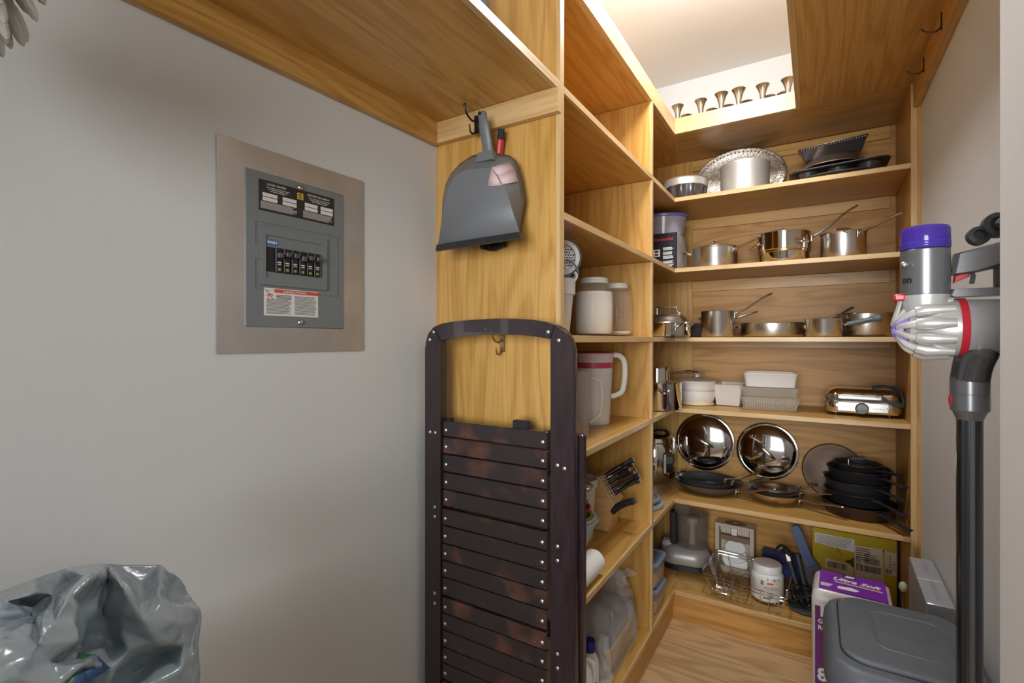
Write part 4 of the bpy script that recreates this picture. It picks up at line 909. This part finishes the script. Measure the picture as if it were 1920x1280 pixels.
def glass_jar(label, x, y, r, h, fill):
    t = thing('glass_jar', label, 'jar', (x, y, zC))
    MB().lathe([(.001, .002), (r-.014, 0), (r-.004, .006), (r, .018), (r, h*.70), (r-.004, h*.77), (r*.72, h*.86), (r*.68, h*.90), (r*.68, h*.93), (r*.66, h*.93), (r*.66, h*.89), (r-.008, h*.76), (r-.004, h*.70), (r-.004, .02), (r-.012, .008), (.001, .008)], 48).build('glass', GLASS, t, 50)
    if fill > .2:
        MB().lathe([(.001, .009), (r-.014, .009), (r-.006, .021), (r-.0046, h*.5), (r-.005, h*fill), (.001, h*fill+.006)], 40).build('flour', FLOUR, t)
    else:
        mb = MB().lathe([(.001, .009), (r-.014, .009), (r-.006, .016), (r-.006, h*fill), (r*.4, h*fill*.8), (.001, h*fill)], 40)
        mb.build('flour', FLOUR, t)
    MB().lathe([(r*.72, h*.905), (r*.73, h*.91), (r*.73, h*.955), (r*.71, h*.965), (r*.72, h*.975), (r*.72, h*.99), (r*.69, h), (.001, h)], 48).build('lid', mat('jar_lid_white', (.70, .66, .60), .4), t)
glass_jar('large glass jar filled with flour and a white lid', -.672, 1.640, .071, .205, .76)
glass_jar('glass jar nearly empty with a little flour at the bottom', -.668, 1.868, .060, .208, .10)
# level D
t = thing('frosted_pitcher', 'frosted plastic pitcher with a pinkish red lid beside the clear jug', 'pitcher', (-.712, 1.735, zD))
MB().lathe([(.001, 0), (.058, 0), (.061, .006), (.074, .250), (.0765, .262), (.0745, .262), (.071, .246), (.058, .008), (.001, .005)], 48).build('body', FROST, t)
MB().lathe([(.0725, .208), (.0735, .262), (.076, .264), (.070, .268), (.05, .268), (.04, .260), (.001, .260), (.001, .256), (.05, .256), (.0705, .250), (.0705, .208)], 48).build('lid', mat('pink_red_lid', (.52, .055, .085), .4), t)
MB(Matrix.Rotation(R(24), 4, 'Z')).tube(smooth_path([(.073, 0, .255), (.095, 0, .252), (.113, 0, .232), (.116, 0, .18), (.108, 0, .125), (.090, 0, .108), (.066, 0, .100)], 6), .0075, 10, 1.3).build('handle', FROST, t)
t = thing('clear_jug', 'narrow clear plastic jug with an angular handle in front of the frosted pitcher', 'jug', (-.655, 1.452, zD))
MB().lathe([(.001, 0), (.040, 0), (.042, .004), (.049, .196), (.0515, .212), (.050, .212), (.047, .195), (.039, .008), (.001, .006)], 44).build('body', CLEARP, t)
MB(Matrix.Rotation(R(25), 4, 'Z')).tube(smooth_path([(.048, 0, .190), (.066, 0, .184), (.080, 0, .168), (.079, 0, .09), (.072, 0, .070), (.046, 0, .046)], 5), .0045, 8).build('handle', mat('amber_clear', (.72, .58, .46), .1, alpha=.6), t)
# level E
t = thing('knife_block', 'light wooden knife block leaning on the shelf with black handled knives', 'knife block', (-.735, 1.83, zE))
MB().prism([(.0, 0), (.066, 0), (.072, .068), (.070, .080), (.090, .110), (.030, .205), (.012, .205), (-.060, .075)], -.055, .055, 'Y', .003).build('block', BLOCKW, t)
KD = Vector((.085, 0, .062)).normalized(); KB = Matrix.Rotation(math.atan2(-KD.z, KD.x), 4, 'Y')
KB = Matrix.Rotation(-math.atan2(KD.z, KD.x), 4, 'Y')
def knife(label, off, y, L, wd, dark=True):
    p = Vector((.030, 0, .203))*(1-off)+Vector((.088, 0, .112))*off
    t = thing('kitchen_knife', label, 'knife', (-.735+p.x, 1.83+y, zE+p.z), group='knives in the wooden block')
    t.rotation_euler = (0, -math.atan2(KD.z, KD.x), 0)
    MB().box(-.03, .012, -.0012, .0012, -wd*.8, wd*.8).build('blade', SATIN, t)
    MB().box(.006, .016, -.008, .008, -wd, wd, .002).build('bolster', CHROME, t)
    MB().tube(smooth_path([(.014, 0, 0), (L*.5, 0, .002), (L*.85, 0, -.001), (L, 0, -.004)], 4), [(wd*.95, .0058)]*5+[(wd*.85, .0058)]*4+[(wd*1.15, .0066)]*3+[(wd*.9, .005)], 10).build('handle', BLACKP, t)
    MB().box(.012, L-.004, -.0062, -.0052, -.0012, .0022).build('tang', CHROME, t)
    MB().at((L, 0, -.004)).sphere(.0085, 10, 6, (.45, .8, 1.2)).build('end_cap', CHROME, t)
for i, (o, yy, L) in enumerate(((.06, -.030, .150), (.26, -.034, .118), (.42, -.034, .128), (.58, -.034, .140), (.74, -.034, .132), (.18, .010, .122), (.42, .010, .12), (.66, .012, .118))):
    knife(('long black handled knife in the top slot of the wooden block', 'black handled knife, highest of the near row in the wooden block', 'black handled knife, second of the near row in the wooden block', 'black handled knife, third of the near row in the wooden block', 'black handled knife, lowest of the near row in the wooden block', 'black handled knife, highest of the far row in the wooden block', 'black handled knife, middle of the far row in the wooden block', 'black handled knife, lowest of the far row in the wooden block')[i], o, yy, L, .0088 if i == 0 else .0074)
t = thing('kitchen_shears', 'black riveted shears handle low on the side of the knife block', 'shears', (-.735+.070, 1.83-.020, zE+.076), rot=(0, -math.atan2(KD.z, KD.x)+R(4), 0))
MB().box(-.02, .012, -.0012, .0012, -.008, .008).build('blade', SATIN, t)
hb = MB().tube(smooth_path([(.0, -.01, -.004), (.04, -.012, .004), (.085, -.012, .002), (.105, -.012, -.004)], 4), [(.013, .008)]*12+[(.010, .007)], 10).build('handle', BLACKP, t)
for x in (.022, .048, .074): MB().at((x, -.0205, .002), (PI/2, 0, 0)).lathe([(.0034, 0), (.003, .0012), (.0004, .0014)], 10).build('rivet', CHROME, hb)
for k in range(4): MB().at((.106, -.012, -.010+.0055*k)).box(-.008, .006, -.008, .006, -.0018, .0018, .0006).build('metal_end', CHROME, hb)
t = thing('round_tub', 'pale round plastic tub behind the nested mixing bowls', 'tub', (-.742, 1.672, zE))
MB().lathe([(.001, 0), (.046, 0), (.050, .006), (.060, .193), (.068, .196), (.069, .210), (.066, .223), (.063, .223), (.057, .193), (.001, .05)], 44).build('body', mat('tub_cream', (.66, .62, .50), .4), t)
def bowl(label, r, h, z, m, c=(-.715, 1.500)):
    t = thing('mixing_bowl', label, 'bowl', (c[0], c[1], zE+z), group=None)
    MB().lathe([(.001, 0), (r*.42, 0), (r*.46, .004), (r*.72, h*.42), (r*.96, h*.94), (r*1.03, h*.96), (r*1.03, h), (r*.95, h), (r*.69, h*.43), (r*.42, .008), (.001, .006)], 48).build('bowl', m, t)
bowl('pale blue mixing bowl, outermost of the nest by the folded stand', .108, .140, 0, mat('bowl_blue', (.40, .56, .60), .35))
bowl('cream white mixing bowl inside the pale blue one', .099, .118, .028, mat('bowl_cream', (.72, .68, .56), .35))
bowl('lime green mixing bowl nested below the magenta one', .089, .098, .052, mat('bowl_green', (.30, .46, .08), .35))
bowl('magenta mixing bowl near the top of the nest', .082, .088, .086, mat('bowl_magenta', (.55, .02, .16), .35))
bowl('orange red bowl on top of the nest', .072, .070, .122, mat('bowl_orange', (.55, .10, .035), .35))
t = thing('cling_film', 'crumpled ball of clear film and foil lying on the bowls', 'wrapping', (-.690, 1.520, zE+.206))
mb = MB(); mb.sphere(.058, 40, 24, (1, 1, .62)); mb.v = [v*(1+.5*noise.noise(v*32)+.25*noise.noise(v*75)) for v in mb.v]; mb.v = [Vector((v.x, v.y, v.z+.022)) for v in mb.v]
mb.build('film', mat('foil_film', (.66, .63, .60), .16, .75, alpha=.8), t, 20)
t = thing('paper_towel_roll', 'white paper towel roll lying near the shelf edge below the bowls', 'paper towel', (-.592, 1.17, zE+.0367))
MB().at((0, 0, 0), (-PI/2, 0, 0)).lathe([(.014, 0), (.035, 0), (.0365, .002), (.0365, .278), (.035, .28), (.014, .28), (.014, 0)], 48, False, False).build('paper', TISSUE, t)
MB().at((0, 0, 0), (-PI/2, 0, 0)).lathe([(.0142, .0005), (.0142, .2795), (.0128, .2795), (.0128, .0005)], 24, False, False).build('core', mat('cardboard', (.45, .32, .2), .8), t)
# level F
t = thing('bagged_package', 'clear plastic bag around a bluish grey box on the lowest near shelf', 'bag', (-.690, 1.735, zF))
MB().at((0, 0, 0)).rbox(.19, .30, [(.01, .002), (0, .008), (0, .135), (.01, .14)], .02).build('inner_box', mat('inner_box', (.30, .35, .42), .4, vary=.2, vscale=6), t)
MB().at((.075, -.02, .03)).rbox(.05, .26, [(.004, .0), (0, .006), (0, .066), (.004, .07)], .02).build('tan_packet', mat('tan_packet', (.58, .40, .22), .45), t)
mb = MB(); rgs = []
for i in range(30):
    f = i/29; a = .5*PI*f
    sx, sy, z = .112*(1-.55*f**3), .170*(1-.35*f**2.5), .002+.215*math.sin(a)**.9
    rg = []
    for k in range(72):
        th = 2*PI*k/72; c_, s_ = math.cos(th), math.sin(th); q = (abs(c_)**3.2+abs(s_)**3.2)**(-1/3.2)
        p = Vector((sx*q*c_, sy*q*s_+.05*f**4, z)); d = .013*noise.noise(p*14)+.007*(1-2*abs(noise.noise(p*30)))*(.4+f)
        p += Vector((c_, s_, .6*f))*d; p.z = max(p.z, .001); p.x = min(p.x, .128); rg.append(p)
    rgs.append(rg)
mb.loft(rgs, False, True); mb.build('bag', BAGC, t, 25)
mb = MB(); rgs = []
for i in range(9):
    f = i/8; rg = []
    for k in range(28):
        th = 2*PI*k/28; rad = .022+.030*f*f; rg.append(Vector((.03+rad*math.cos(th)*(1+.35*math.sin(5*th+i)), .115+f*.025+rad*.5*math.sin(th), .195+.05*f+.012*math.sin(3*th))))
    rgs.append(rg)
mb.loft(rgs, False, False); mb.build('knotted_end', BAGC, t, 25)
t = thing('clear_sack', 'small loose clear plastic sack leaning before the bagged package', 'bag', (-.600, 1.535, zF))
mb = MB(); rgs = []
for i in range(16):
    f = i/15; rg = []
    for k in range(40):
        th = 2*PI*k/40; p = Vector((.036*math.cos(th)*(1-.5*f), .028*math.sin(th)*(1-.55*f)+.02*f, .001+.165*f)); p += Vector((math.cos(th), math.sin(th), 0))*.012*noise.noise(p*40); rg.append(p)
    rgs.append(rg)
mb.loft(rgs, True, True); mb.build('sack', BAGC, t, 25)
def bottle(label, x, y, r, h, capm, letter=None):
    t = thing('cleaner_bottle', label, 'bottle', (x, y, zF))
    MB().lathe([(.001, 0), (r-.003, 0), (r, .004), (r, h*.62), (r*.92, h*.70), (r*.62, h*.79), (r*.52, h*.82), (r*.52, h*.86), (.001, h*.86)], 40).build('body', WHITEP, t)
    MB().lathe([(r*.62, h*.83), (r*.62, h*.985), (r*.56, h), (.001, h)], 32).build('cap', capm, t)
    if letter: 
        a = R(-38); text('label_letter', letter, .05, mat('print_purple', (.14, .10, .20), .5), t, ((r+.0006)*math.cos(a), (r+.0006)*math.sin(a), h*.25), (PI/2, 0, a+PI/2), align='CENTER')
bottle('white bottle with dark blue cap beside the bagged package', -.612, 1.462, .029, .198, mat('navy_cap', (.012, .025, .20), .35), 'B')
t = thing('bleach_jug', 'plain white jug partly hidden behind the folded stand', 'jug', (-.612, 1.365, zF))
MB().lathe([(.001, 0), (.044, 0), (.047, .004), (.047, .130), (.043, .155), (.026, .185), (.018, .20), (.018, .212), (.001, .212)], 40).build('body', WHITEP, t)
MB().lathe([(.020, .205), (.020, .228), (.018, .231), (.001, .231)], 28).build('cap', WHITEP, t)
MB(Matrix.Rotation(R(40), 4, 'Z')).tube(smooth_path([(.022, 0, .19), (.05, 0, .17), (.052, 0, .12), (.046, 0, .095)], 4), .006, 8).build('handle', WHITEP, t)

# ------------------------------------------------------------------ goblets on the deck
def goblet(x, y, s, label):
    t = thing('silver_goblet', label, 'goblet', (x, y, zT), group='silver goblets on the top shelf')
    MB().at((0, 0, 0), (0, 0, 0), (s, s, s)).lathe([(.001, 0), (.026, 0), (.027, .003), (.014, .008), (.0065, .016), (.0055, .050), (.008, .058)], 28).build('foot', PEWTER, t)
    MB().at((0, 0, 0), (0, 0, 0), (s, s, s)).lathe([(.006, .056), (.0085, .066), (.0095, .095), (.013, .120), (.020, .142), (.0285, .156), (.0275, .157), (.019, .143), (.010, .110), (.001, .080)], 32).build('cup', PEWTER, t)
fr = [-.566, -.460, -.370, -.297, -.200, -.102]
nm = ['first', 'second', 'third', 'fourth', 'fifth', 'sixth']
for i, x in enumerate(fr): goblet(x, 2.435, 1.0 if i not in (2, 3) else 1.05, 'flared silver goblet, front row on the top shelf, %s from the corner' % nm[i])
for i, x in enumerate((-.555, -.434, -.362, -.280, -.185, -.125)): goblet(x, 2.575, 1.02, 'flared silver goblet, back row on the top shelf, %s from the corner' % nm[i])
t = thing('blue_packet', 'crumpled blue and grey packet on the high shelf over the wall', 'packet', (-.775, 1.03, zA))
mb = MB(); mb.sphere(1, 36, 22); mb.v = [Vector((v.x*.058, v.y*.05, .15+v.z*.15))+Vector((v.x, v.y, v.z))*.018*noise.noise(v*3.2) for v in mb.v]
zm = min(v.z for v in mb.v); mb.v = [Vector((v.x, v.y, v.z-zm)) for v in mb.v]
mb.build('packet', mat('blue_print_film', (.05, .16, .42), .3, vary=0, col2=(.42, .44, .46), vscale=26), t, 25)
t = thing('door_knob', 'small dark round knob on the divider edge below the top shelf', 'knob', (XF-.06, Y2+.05, zA))
MB().lathe([(.012, 0), (.012, .012), (.006, .016), (.006, .022)], 20).at((0, 0, .030)).sphere(.013, 16, 10).build('knob', DGREYP, t)

# ------------------------------------------------------------------ cordless vacuum on its wall dock
VX, VY = .165, 1.13
dk = thing('vacuum_dock', 'dark wall dock holding the cordless vacuum with spare round attachments', 'dock', (.327, VY, 1.25))
MB().box(-.016, 0, -.035, .035, -.06, .10, .004).build('back_plate', DGREYP, dk)
MB().box(-.056, -.014, -.018, .018, -.052, -.006, .004).build('cradle', VACGREY, dk)
MB().box(-.014, 0, -.015, .015, .10, .23, .003).build('spine', DGREYP, dk)
for x, yy, z, r_ in ((-.080, .068, .219, .0165), (-.054, .072, .236, .022)):
    q = MB().at((x, yy, z), (R(80), 0, R(12))).lathe([(.001, 0), (r_, 0), (r_, .012), (r_*.6, .014), (r_*.55, .006), (.001, .005)], 28).build('attachment', mat('attachment_grey', (.06, .062, .066), .45), dk)
MB().tube([(-.052, .055, .238), (-.03, .03, .232), (-.008, .0, .222)], .010, 10).build('attachment_stem', DGREYP, dk)
t = thing('cordless_vacuum', 'grey and violet cordless stick vacuum hanging on the right wall', 'vacuum', (VX, VY, 1.25))
def V(): return WB(t)
V().at((VX, VY, 1.363)).lathe([(.001, 0), (.0345, 0), (.0350, .004), (.0350, .078), (.033, .080), (.001, .080)], 48).build('motor_housing', VACGREY, t)
fl_ = V().at((VX, VY, 1.4435)).lathe([(.0345, 0), (.0352, .002), (.0352, .034), (.0335, .0385), (.030, .040), (.001, .0405)], 48).build('filter_cap', PURPLE, t)
m = V()
for k in range(22):
    a = 2*PI*k/22; m.at((VX+.030*math.cos(a), VY+.030*math.sin(a), 1.462), (0, 0, a)).box(-.001, .001, -.003, .003, -.016, .018)
m.build('pleat', mat('pleat_violet', (.16, .11, .50), .5), fl_)
m = V()
for z in (1.446, 1.450, 1.454): m.at((VX, VY, z)).lathe([(.0354, -.0012), (.0358, 0), (.0354, .0012)], 48, False, False)
m.build('filter_band', mat('deep_violet', (.06, .04, .36), .3), fl_)
a = math.atan2(-VY, -VX)   # towards the room
for da, z, m_, r_ in ((.62-1.2, 1.416, SATIN, .0055),):
    V().at((VX-.0345*math.cos(.35), VY-.0345*math.sin(.35)-.018, z)).sphere(r_, 14, 10).build('button', m_, t)
for i, ch in enumerate('on'):
    aa = R(-150+15*i); text('logo_letter', ch, .018, INK, t, (.0354*math.cos(aa), .0354*math.sin(aa), 1.384-1.25), (PI/2, 0, aa+PI/2), align='CENTER', bold=.0006)
# cyclone pack, axis along X
def AX(x): return Matrix.Translation((x-VX, 0, 1.304-1.25)) @ Matrix.Rotation(-PI/2, 4, 'Y')
V_ = lambda x: MB(AX(x))
V_(.207).lathe([(.001, 0), (.050, 0), (.050, .010), (.045, .030), (.037, .052), (.030, .066), (.001, .068)], 48).build('cyclone_core', NICKEL, t)
V().at((VX, VY, 0)).lathe([(.001, 1.325), (.030, 1.325), (.0345, 1.345), (.0350, 1.3625), (.001, 1.3628)], 48).build('collar', NICKEL, t)
for k in range(11):
    a = 2*PI*k/11+.12
    mm = Matrix.Translation((0, .040*math.cos(a), .054+.040*math.sin(a)))
    tip = Vector((.150-VX, .036*math.cos(a), .054+.036*math.sin(a)))
    r0 = Vector((.200-VX, .047*math.cos(a), .054+.047*math.sin(a))); r1 = Vector((.163-VX, .0455*math.cos(a), .054+.0455*math.sin(a))); r2 = Vector((.150-VX, .041*math.cos(a), .054+.041*math.sin(a)))
    cy = MB().tube([r0, r0*.5+r1*.5, r1, r2], [.008, .0095, .0115, .0100], 14).build('cyclone', NICKEL, t)
    e = Vector((.126-VX, .014*math.cos(a), .054+.014*math.sin(a))); md = Vector((.138-VX, .034*math.cos(a), .054+.034*math.sin(a)))
    MB().tube(smooth_path([r2, md, e], 5), [.0072, .0068, .0064, .006, .0058, .0056, .0054, .0052, .005, .0048, .0046], 10).build('cyclone_duct', mat('duct_silver', (.70, .69, .66), .28, .3) if k == 0 else D.materials['duct_silver'], cy)
    if k % 2 == 0: MB().tube(smooth_path([Vector((.139-VX, .030*math.cos(a+.28), .054+.030*math.sin(a+.28))), Vector((.127-VX, .018*math.cos(a+.28), .054+.018*math.sin(a+.28))), Vector((.122-VX, .006*math.cos(a), .054+.006*math.sin(a)))], 4), .0046, 8).build('violet_rib', VIOLET, t)
V_(.133).lathe([(.020, 0), (.020, .006), (.016, .010), (.001, .011)], 32).build('end_cap', VIOLET, t)
V_(.150).lathe([(.030, 0), (.028, .008), (.020, .014), (.001, .015)], 32).build('end_shroud', NICKEL, t)
V().box(.119, .136, VY-.020, VY+.008, 1.353, 1.366, .003).build('release_tab', REDP, t)
V().tube(smooth_path([(.129, VY-.010, 1.356), (.126, VY-.012, 1.34), (.121, VY-.008, 1.322), (.119, VY, 1.31)], 4), .004, 8, .7).build('release_arm', NICKEL, t)
V_(.2165).lathe([(.046, 0), (.0515, 0), (.0515, .0105), (.046, .0105)], 56).build('red_ring', mat('clear_red', (.52, .02, .035), .15), t)
V_(.300).lathe([(.001, 0), (.046, 0), (.0475, .003), (.049, .0835), (.047, .0835), (.045, .004), (.001, .003)], 56, True, False).build('dust_bin', BIN, t)
V_(.296).lathe([(.030, 0), (.030, .075), (.001, .076)], 32).build('shroud', SATIN, t)
V_(.3065).lathe([(.001, 0), (.045, 0), (.048, .003), (.048, .0065), (.001, .0065)], 48).build('bin_base', DGREYP, t)
# handle and lower bar
V().prism([(.199, 1.395), (.204, 1.432), (.262, 1.447), (.300, 1.452), (.308, 1.440), (.306, 1.405), (.262, 1.405), (.225, 1.397)], VY-.014, VY+.014, 'Y', .006).build('handle', VACGREY, t)
V().prism([(.203, 1.382), (.204, 1.394), (.222, 1.400), (.224, 1.392)], VY-.006, VY+.006, 'Y', .002).build('trigger', REDP, t)
V().tube(smooth_path([(.224, VY, 1.404), (.229, VY, 1.394), (.227, VY, 1.380)], 4), .0042, 8, .8).build('trigger_guard', DGREYP, t)
V().prism([(.196, 1.360), (.200, 1.371), (.225, 1.371), (.306, 1.373), (.306, 1.358), (.200, 1.357)], VY-.014, VY+.014, 'Y', .003).build('lower_bar', VACGREY, t)
V().box(.256, .300, VY-.013, VY+.013, 1.370, 1.410, .004).build('battery', DGREYP, t)
# elbow, collar and wand
V().tube(smooth_path([(.240, VY-.006, 1.300), (.236, VY-.012, 1.272), (.228, VY-.006, 1.245), (.2245, VY, 1.215)], 6), [(.022, .026)]*8+[.0265]*6+[.0262]*4+[.0262], 24, up=(0, 1, 0)).build('elbow', mat('elbow_grey', (.15, .15, .155), .18, .75), t)
V().at((.2245, VY, 1.160)).lathe([(.001, -.013), (.0175, -.013), (.0225, 0), (.0262, .004), (.0262, .030), (.0256, .0305), (.0256, .032), (.0262, .0325), (.0262, .060), (.001, .060)], 40).build('wand_collar', VACGREY, t)
V().at((.2245-.0255, VY-.004, 1.180)).sphere(.006, 12, 8, (.5, 1, 1.8)).build('wand_release', REDP, t)
V().at((.2245, VY, .10)).lathe([(.001, 0), (.0175, 0), (.0175, 1.06), (.001, 1.06)], 36).build('wand', WAND, t)
V().at((.2245, VY, .10)).at((.2245, VY-.0172, .10)).box(-.0035, .0035, -.0022, .001, 0, 1.05, .001).build('wand_rib', DGREYP, t)
V().at((.215, VY-.01, 0)).rbox(.22, .075, [(.01, .006), (0, .012), (0, .045), (.012, .058)], .03).build('floor_head', DGREYP, t)
V().tube([(.2245, VY, .045), (.2245, VY, .11)], .021, 20).build('head_neck', VACGREY, t)

# ------------------------------------------------------------------ bagged waste bin at the lower left
t = thing('bagged_bin', 'waste bin wrapped in a crumpled grey plastic carrier bag by the left wall', 'bin', (-.765, .20, 0))
MB().rbox(.24, .24, [(.03, 0), (.02, .01), (.01, .70), (.006, .71), (.018, .71), (.034, .02)], .07, 8).build('bin_body', DGREYP, t)
BV = [(-0.88, 0.162, 0.959), (-0.87, 0.187, 0.966), (-0.87, 0.222, 0.972), (-0.87, 0.25, 0.972), (-0.87, 0.296, 0.96), (-0.86, 0.36, 0.938), (-0.86, 0.39, 0.903), (-0.84, 0.4, 0.872), (-0.8, 0.389, 0.873), (-0.85, 0.357, 0.936), (-0.71, 0.228, 1.013), (-0.69, 0.202, 1.005), (-0.67, 0.175, 0.999), (-0.65, 0.14, 1.0), (-0.63, 0.109, 1.001), (-0.735, 0.269, 0.971), (-0.755, 0.316, 0.93), (-0.775, 0.355, 0.898), (-0.82, 0.224, 0.963), (-0.82, 0.204, 0.959), (-0.8, 0.172, 0.968), (-0.83, 0.283, 0.953), (-0.84, 0.325, 0.923), (-0.845, 0.368, 0.889), (-0.8, 0.143, 0.964), (-0.845, 0.25, 0.964), (-0.74, 0.184, 1.002), (-0.75, 0.166, 0.999), (-0.76, 0.192, 0.971), (-0.775, 0.242, 0.949), (-0.79, 0.266, 0.927), (-0.785, 0.27, 0.888), (-0.785, 0.246, 0.907), (-0.76, 0.273, 0.912), (-0.69, 0.207, 0.99), (-0.66, 0.199, 0.968), (-0.645, 0.199, 0.948), (-0.635, 0.178, 0.943), (-0.63, 0.157, 0.934), (-0.645, 0.165, 0.986), (-0.62, 0.144, 0.976), (-0.62, 0.114, 0.979), (-0.665, 0.182, 0.995), (-0.655, 0.177, 0.96), (-0.735, 0.289, 0.925), (-0.745, 0.334, 0.896), (-0.765, 0.355, 0.857), (-0.735, 0.301, 0.889), (-0.74, 0.274, 0.889), (-0.735, 0.254, 0.88), (-0.75, 0.343, 0.857), (-0.775, 0.364, 0.868), (-0.785, 0.328, 0.836), (-0.78, 0.295, 0.834), (-0.775, 0.364, 0.833), (-0.765, 0.363, 0.825), (-0.735, 0.333, 0.835), (-0.725, 0.291, 0.844), (-0.745, 0.254, 0.847), (-0.77, 0.368, 0.783), (-0.74, 0.236, 0.884), (-0.76, 0.232, 0.903), (-0.62, 0.108, 0.929), (-0.62, 0.155, 0.895), (-0.65, 0.203, 0.847), (-0.7, 0.265, 0.78), (-0.775, 0.373, 0.668), (-0.73, 0.318, 0.785)]
BF = [(0, 1, 2), (5, 6, 9), (3, 4, 10), (7, 8, 17), (2, 3, 18), (0, 1, 20), (4, 10, 21), (4, 15, 21), (4, 5, 22), (4, 15, 22), (5, 9, 22), (9, 16, 22), (6, 9, 23), (9, 16, 23), (6, 7, 23), (7, 17, 23), (16, 17, 23), (13, 14, 24), (13, 20, 24), (0, 20, 24), (3, 10, 25), (10, 11, 25), (11, 18, 25), (3, 18, 25), (1, 2, 26), (2, 18, 26), (18, 19, 26), (1, 20, 27), (19, 26, 27), (1, 26, 27), (12, 18, 28), (18, 19, 28), (13, 20, 28), (20, 27, 28), (19, 27, 28), (10, 11, 29), (10, 21, 29), (15, 21, 30), (21, 29, 30), (29, 30, 32), (30, 31, 32), (15, 30, 33), (30, 31, 33), (11, 29, 34), (29, 32, 34), (32, 34, 35), (13, 28, 39), (12, 28, 39), (13, 14, 40), (37, 38, 40), (13, 39, 40), (38, 40, 41), (14, 40, 41), (12, 18, 42), (11, 18, 42), (11, 34, 42), (34, 35, 42), (35, 39, 42), (12, 39, 42), (35, 39, 43), (36, 37, 43), (39, 40, 43), (37, 40, 43), (16, 22, 44), (15, 22, 44), (15, 33, 44), (16, 17, 45), (16, 44, 45), (33, 44, 47), (44, 45, 47), (31, 33, 48), (33, 47, 48), (31, 36, 49), (31, 48, 49), (45, 46, 50), (45, 47, 50), (8, 17, 51), (17, 45, 51), (45, 46, 51), (47, 48, 52), (47, 50, 52), (48, 49, 53), (48, 52, 53), (46, 50, 54), (46, 51, 54), (8, 51, 54), (8, 54, 55), (50, 54, 55), (50, 52, 56), (50, 55, 56), (52, 53, 57), (52, 56, 57), (49, 53, 58), (53, 57, 58), (8, 55, 59), (55, 56, 59), (36, 37, 60), (37, 58, 60), (36, 49, 60), (49, 58, 60), (31, 32, 61), (31, 36, 61), (32, 35, 61), (36, 43, 61), (35, 43, 61), (14, 41, 62), (38, 41, 62), (38, 62, 63), (37, 38, 64), (37, 58, 64), (38, 63, 64), (58, 64, 65), (8, 59, 66), (56, 57, 67), (56, 59, 67), (57, 58, 67), (58, 65, 67), (59, 66, 67), (65, 66, 67)]
bm = bmesh.new(); vs = [bm.verts.new(p) for p in BV]
for f in BF: bm.faces.new([vs[i] for i in f])
bmesh.ops.recalc_face_normals(bm, faces=bm.faces)
bmesh.ops.subdivide_edges(bm, edges=bm.edges[:], cuts=8, use_grid_fill=True, smooth=.0)
for _ in range(2): bmesh.ops.smooth_vert(bm, verts=bm.verts[:], factor=.35, use_axis_x=True, use_axis_y=True, use_axis_z=True)
bm.normal_update()
for v in bm.verts:
    c = v.co
    v.co = c+v.normal*(.0030*(1-2.4*abs(noise.noise(c*13)))+.0022*(1-2.4*abs(noise.noise(c*31+Vector((3, 3, 3)))))+.0010*(1-2*abs(noise.noise(c*70)))-.003)
me = D.meshes.new('carrier_bag'); bm.to_mesh(me); bm.free(); me.transform(Matrix.Translation((.765, -.20, 0)))
for p in me.polygons: p.use_smooth = True
me.materials.append(BAGG)
o = D.objects.new('carrier_bag', me); COL.objects.link(o); o.parent = t
sm = o.modifiers.new('thickness', 'SOLIDIFY'); sm.thickness = .0012
mb = MB(); rgs = []
for i in range(22):
    f = i/21; rg = []
    for k in range(64):
        th = 2*PI*k/64; c_, s_ = math.cos(th), math.sin(th); q = (abs(c_)**3+abs(s_)**3)**(-1/3)
        rad = .108+.008*f+.012*(1-2*abs(noise.noise(Vector((c_*1.8, s_*1.8, f*1.2)))))
        rg.append((rad*q*c_*.98, rad*q*s_*1.1-.012, .10+.70*f))
    rgs.append(rg)
mb.loft(rgs, False, False).build('bag_skirt', BAGG, t, 30)
PP = [(-0.7207, 0.219, 0.925), (-0.714, 0.2342, 0.9146), (-0.7007, 0.2418, 0.9003), (-0.6664, 0.2123, 0.9155), (-0.6283, 0.179, 0.9403), (-0.6664, 0.2066, 0.9317)]
pb = MB(Matrix.Translation((.765, -.20, 0)))
pb.add([PP[0], PP[1], PP[5]], [[0, 1, 2]]).add([PP[0], PP[5], PP[4]], [[0, 1, 2]]).build('green_print', mat('bag_green', (.03, .16, .06), .4), t, 35, .0006)
pb = MB(Matrix.Translation((.765, -.20, 0)))
pb.add([PP[1], PP[2], PP[3], PP[5]], [[0, 1, 2, 3]]).add([PP[5], PP[3], PP[4]], [[0, 1, 2]]).build('blue_print', mat('bag_blue', (.035, .09, .20), .4), t, 35, .0006)

# ------------------------------------------------------------------ chenille duster at the upper left
t = thing('chenille_duster', 'fluffy pale grey chenille duster at the upper left by the wall', 'duster', (-.83, .115, 1.735))
CH_ = mat('chenille', (.56, .56, .53), .9, bump=.5, bscale=400)
MB().sphere(.055, 20, 12, (1, 1, .8)).build('head', CH_, t)
m = MB(); rd = random.Random(21)
for i in range(210):
    a = rd.uniform(0, 2*PI); e = math.acos(rd.uniform(-1, .6)); d = Vector((math.sin(e)*math.cos(a), math.sin(e)*math.sin(a), math.cos(e)))
    p = d*.048; q = p+d*.035+Vector((0, 0, -.010)); s_ = q+d*.018+Vector((0, 0, -.024))
    m.tube(smooth_path([p, q, s_], 5), [.0058, .0064, .0068, .0070, .0070, .0070, .0068, .0064, .0056, .0042, .0012], 9)
tag(m.build('chenille_fingers', CH_, t), kind='stuff')
MB().tube([(0, 0, .03), (-.02, -.01, .20), (-.03, -.015, .36)], .010, 12).build('handle', WHITEP, t)
tq = wall_hook((wx(.06)+.001, .06, 2.09), R(90), 'small dark hook on the left wall holding the duster', BLKIRON, 1.1)
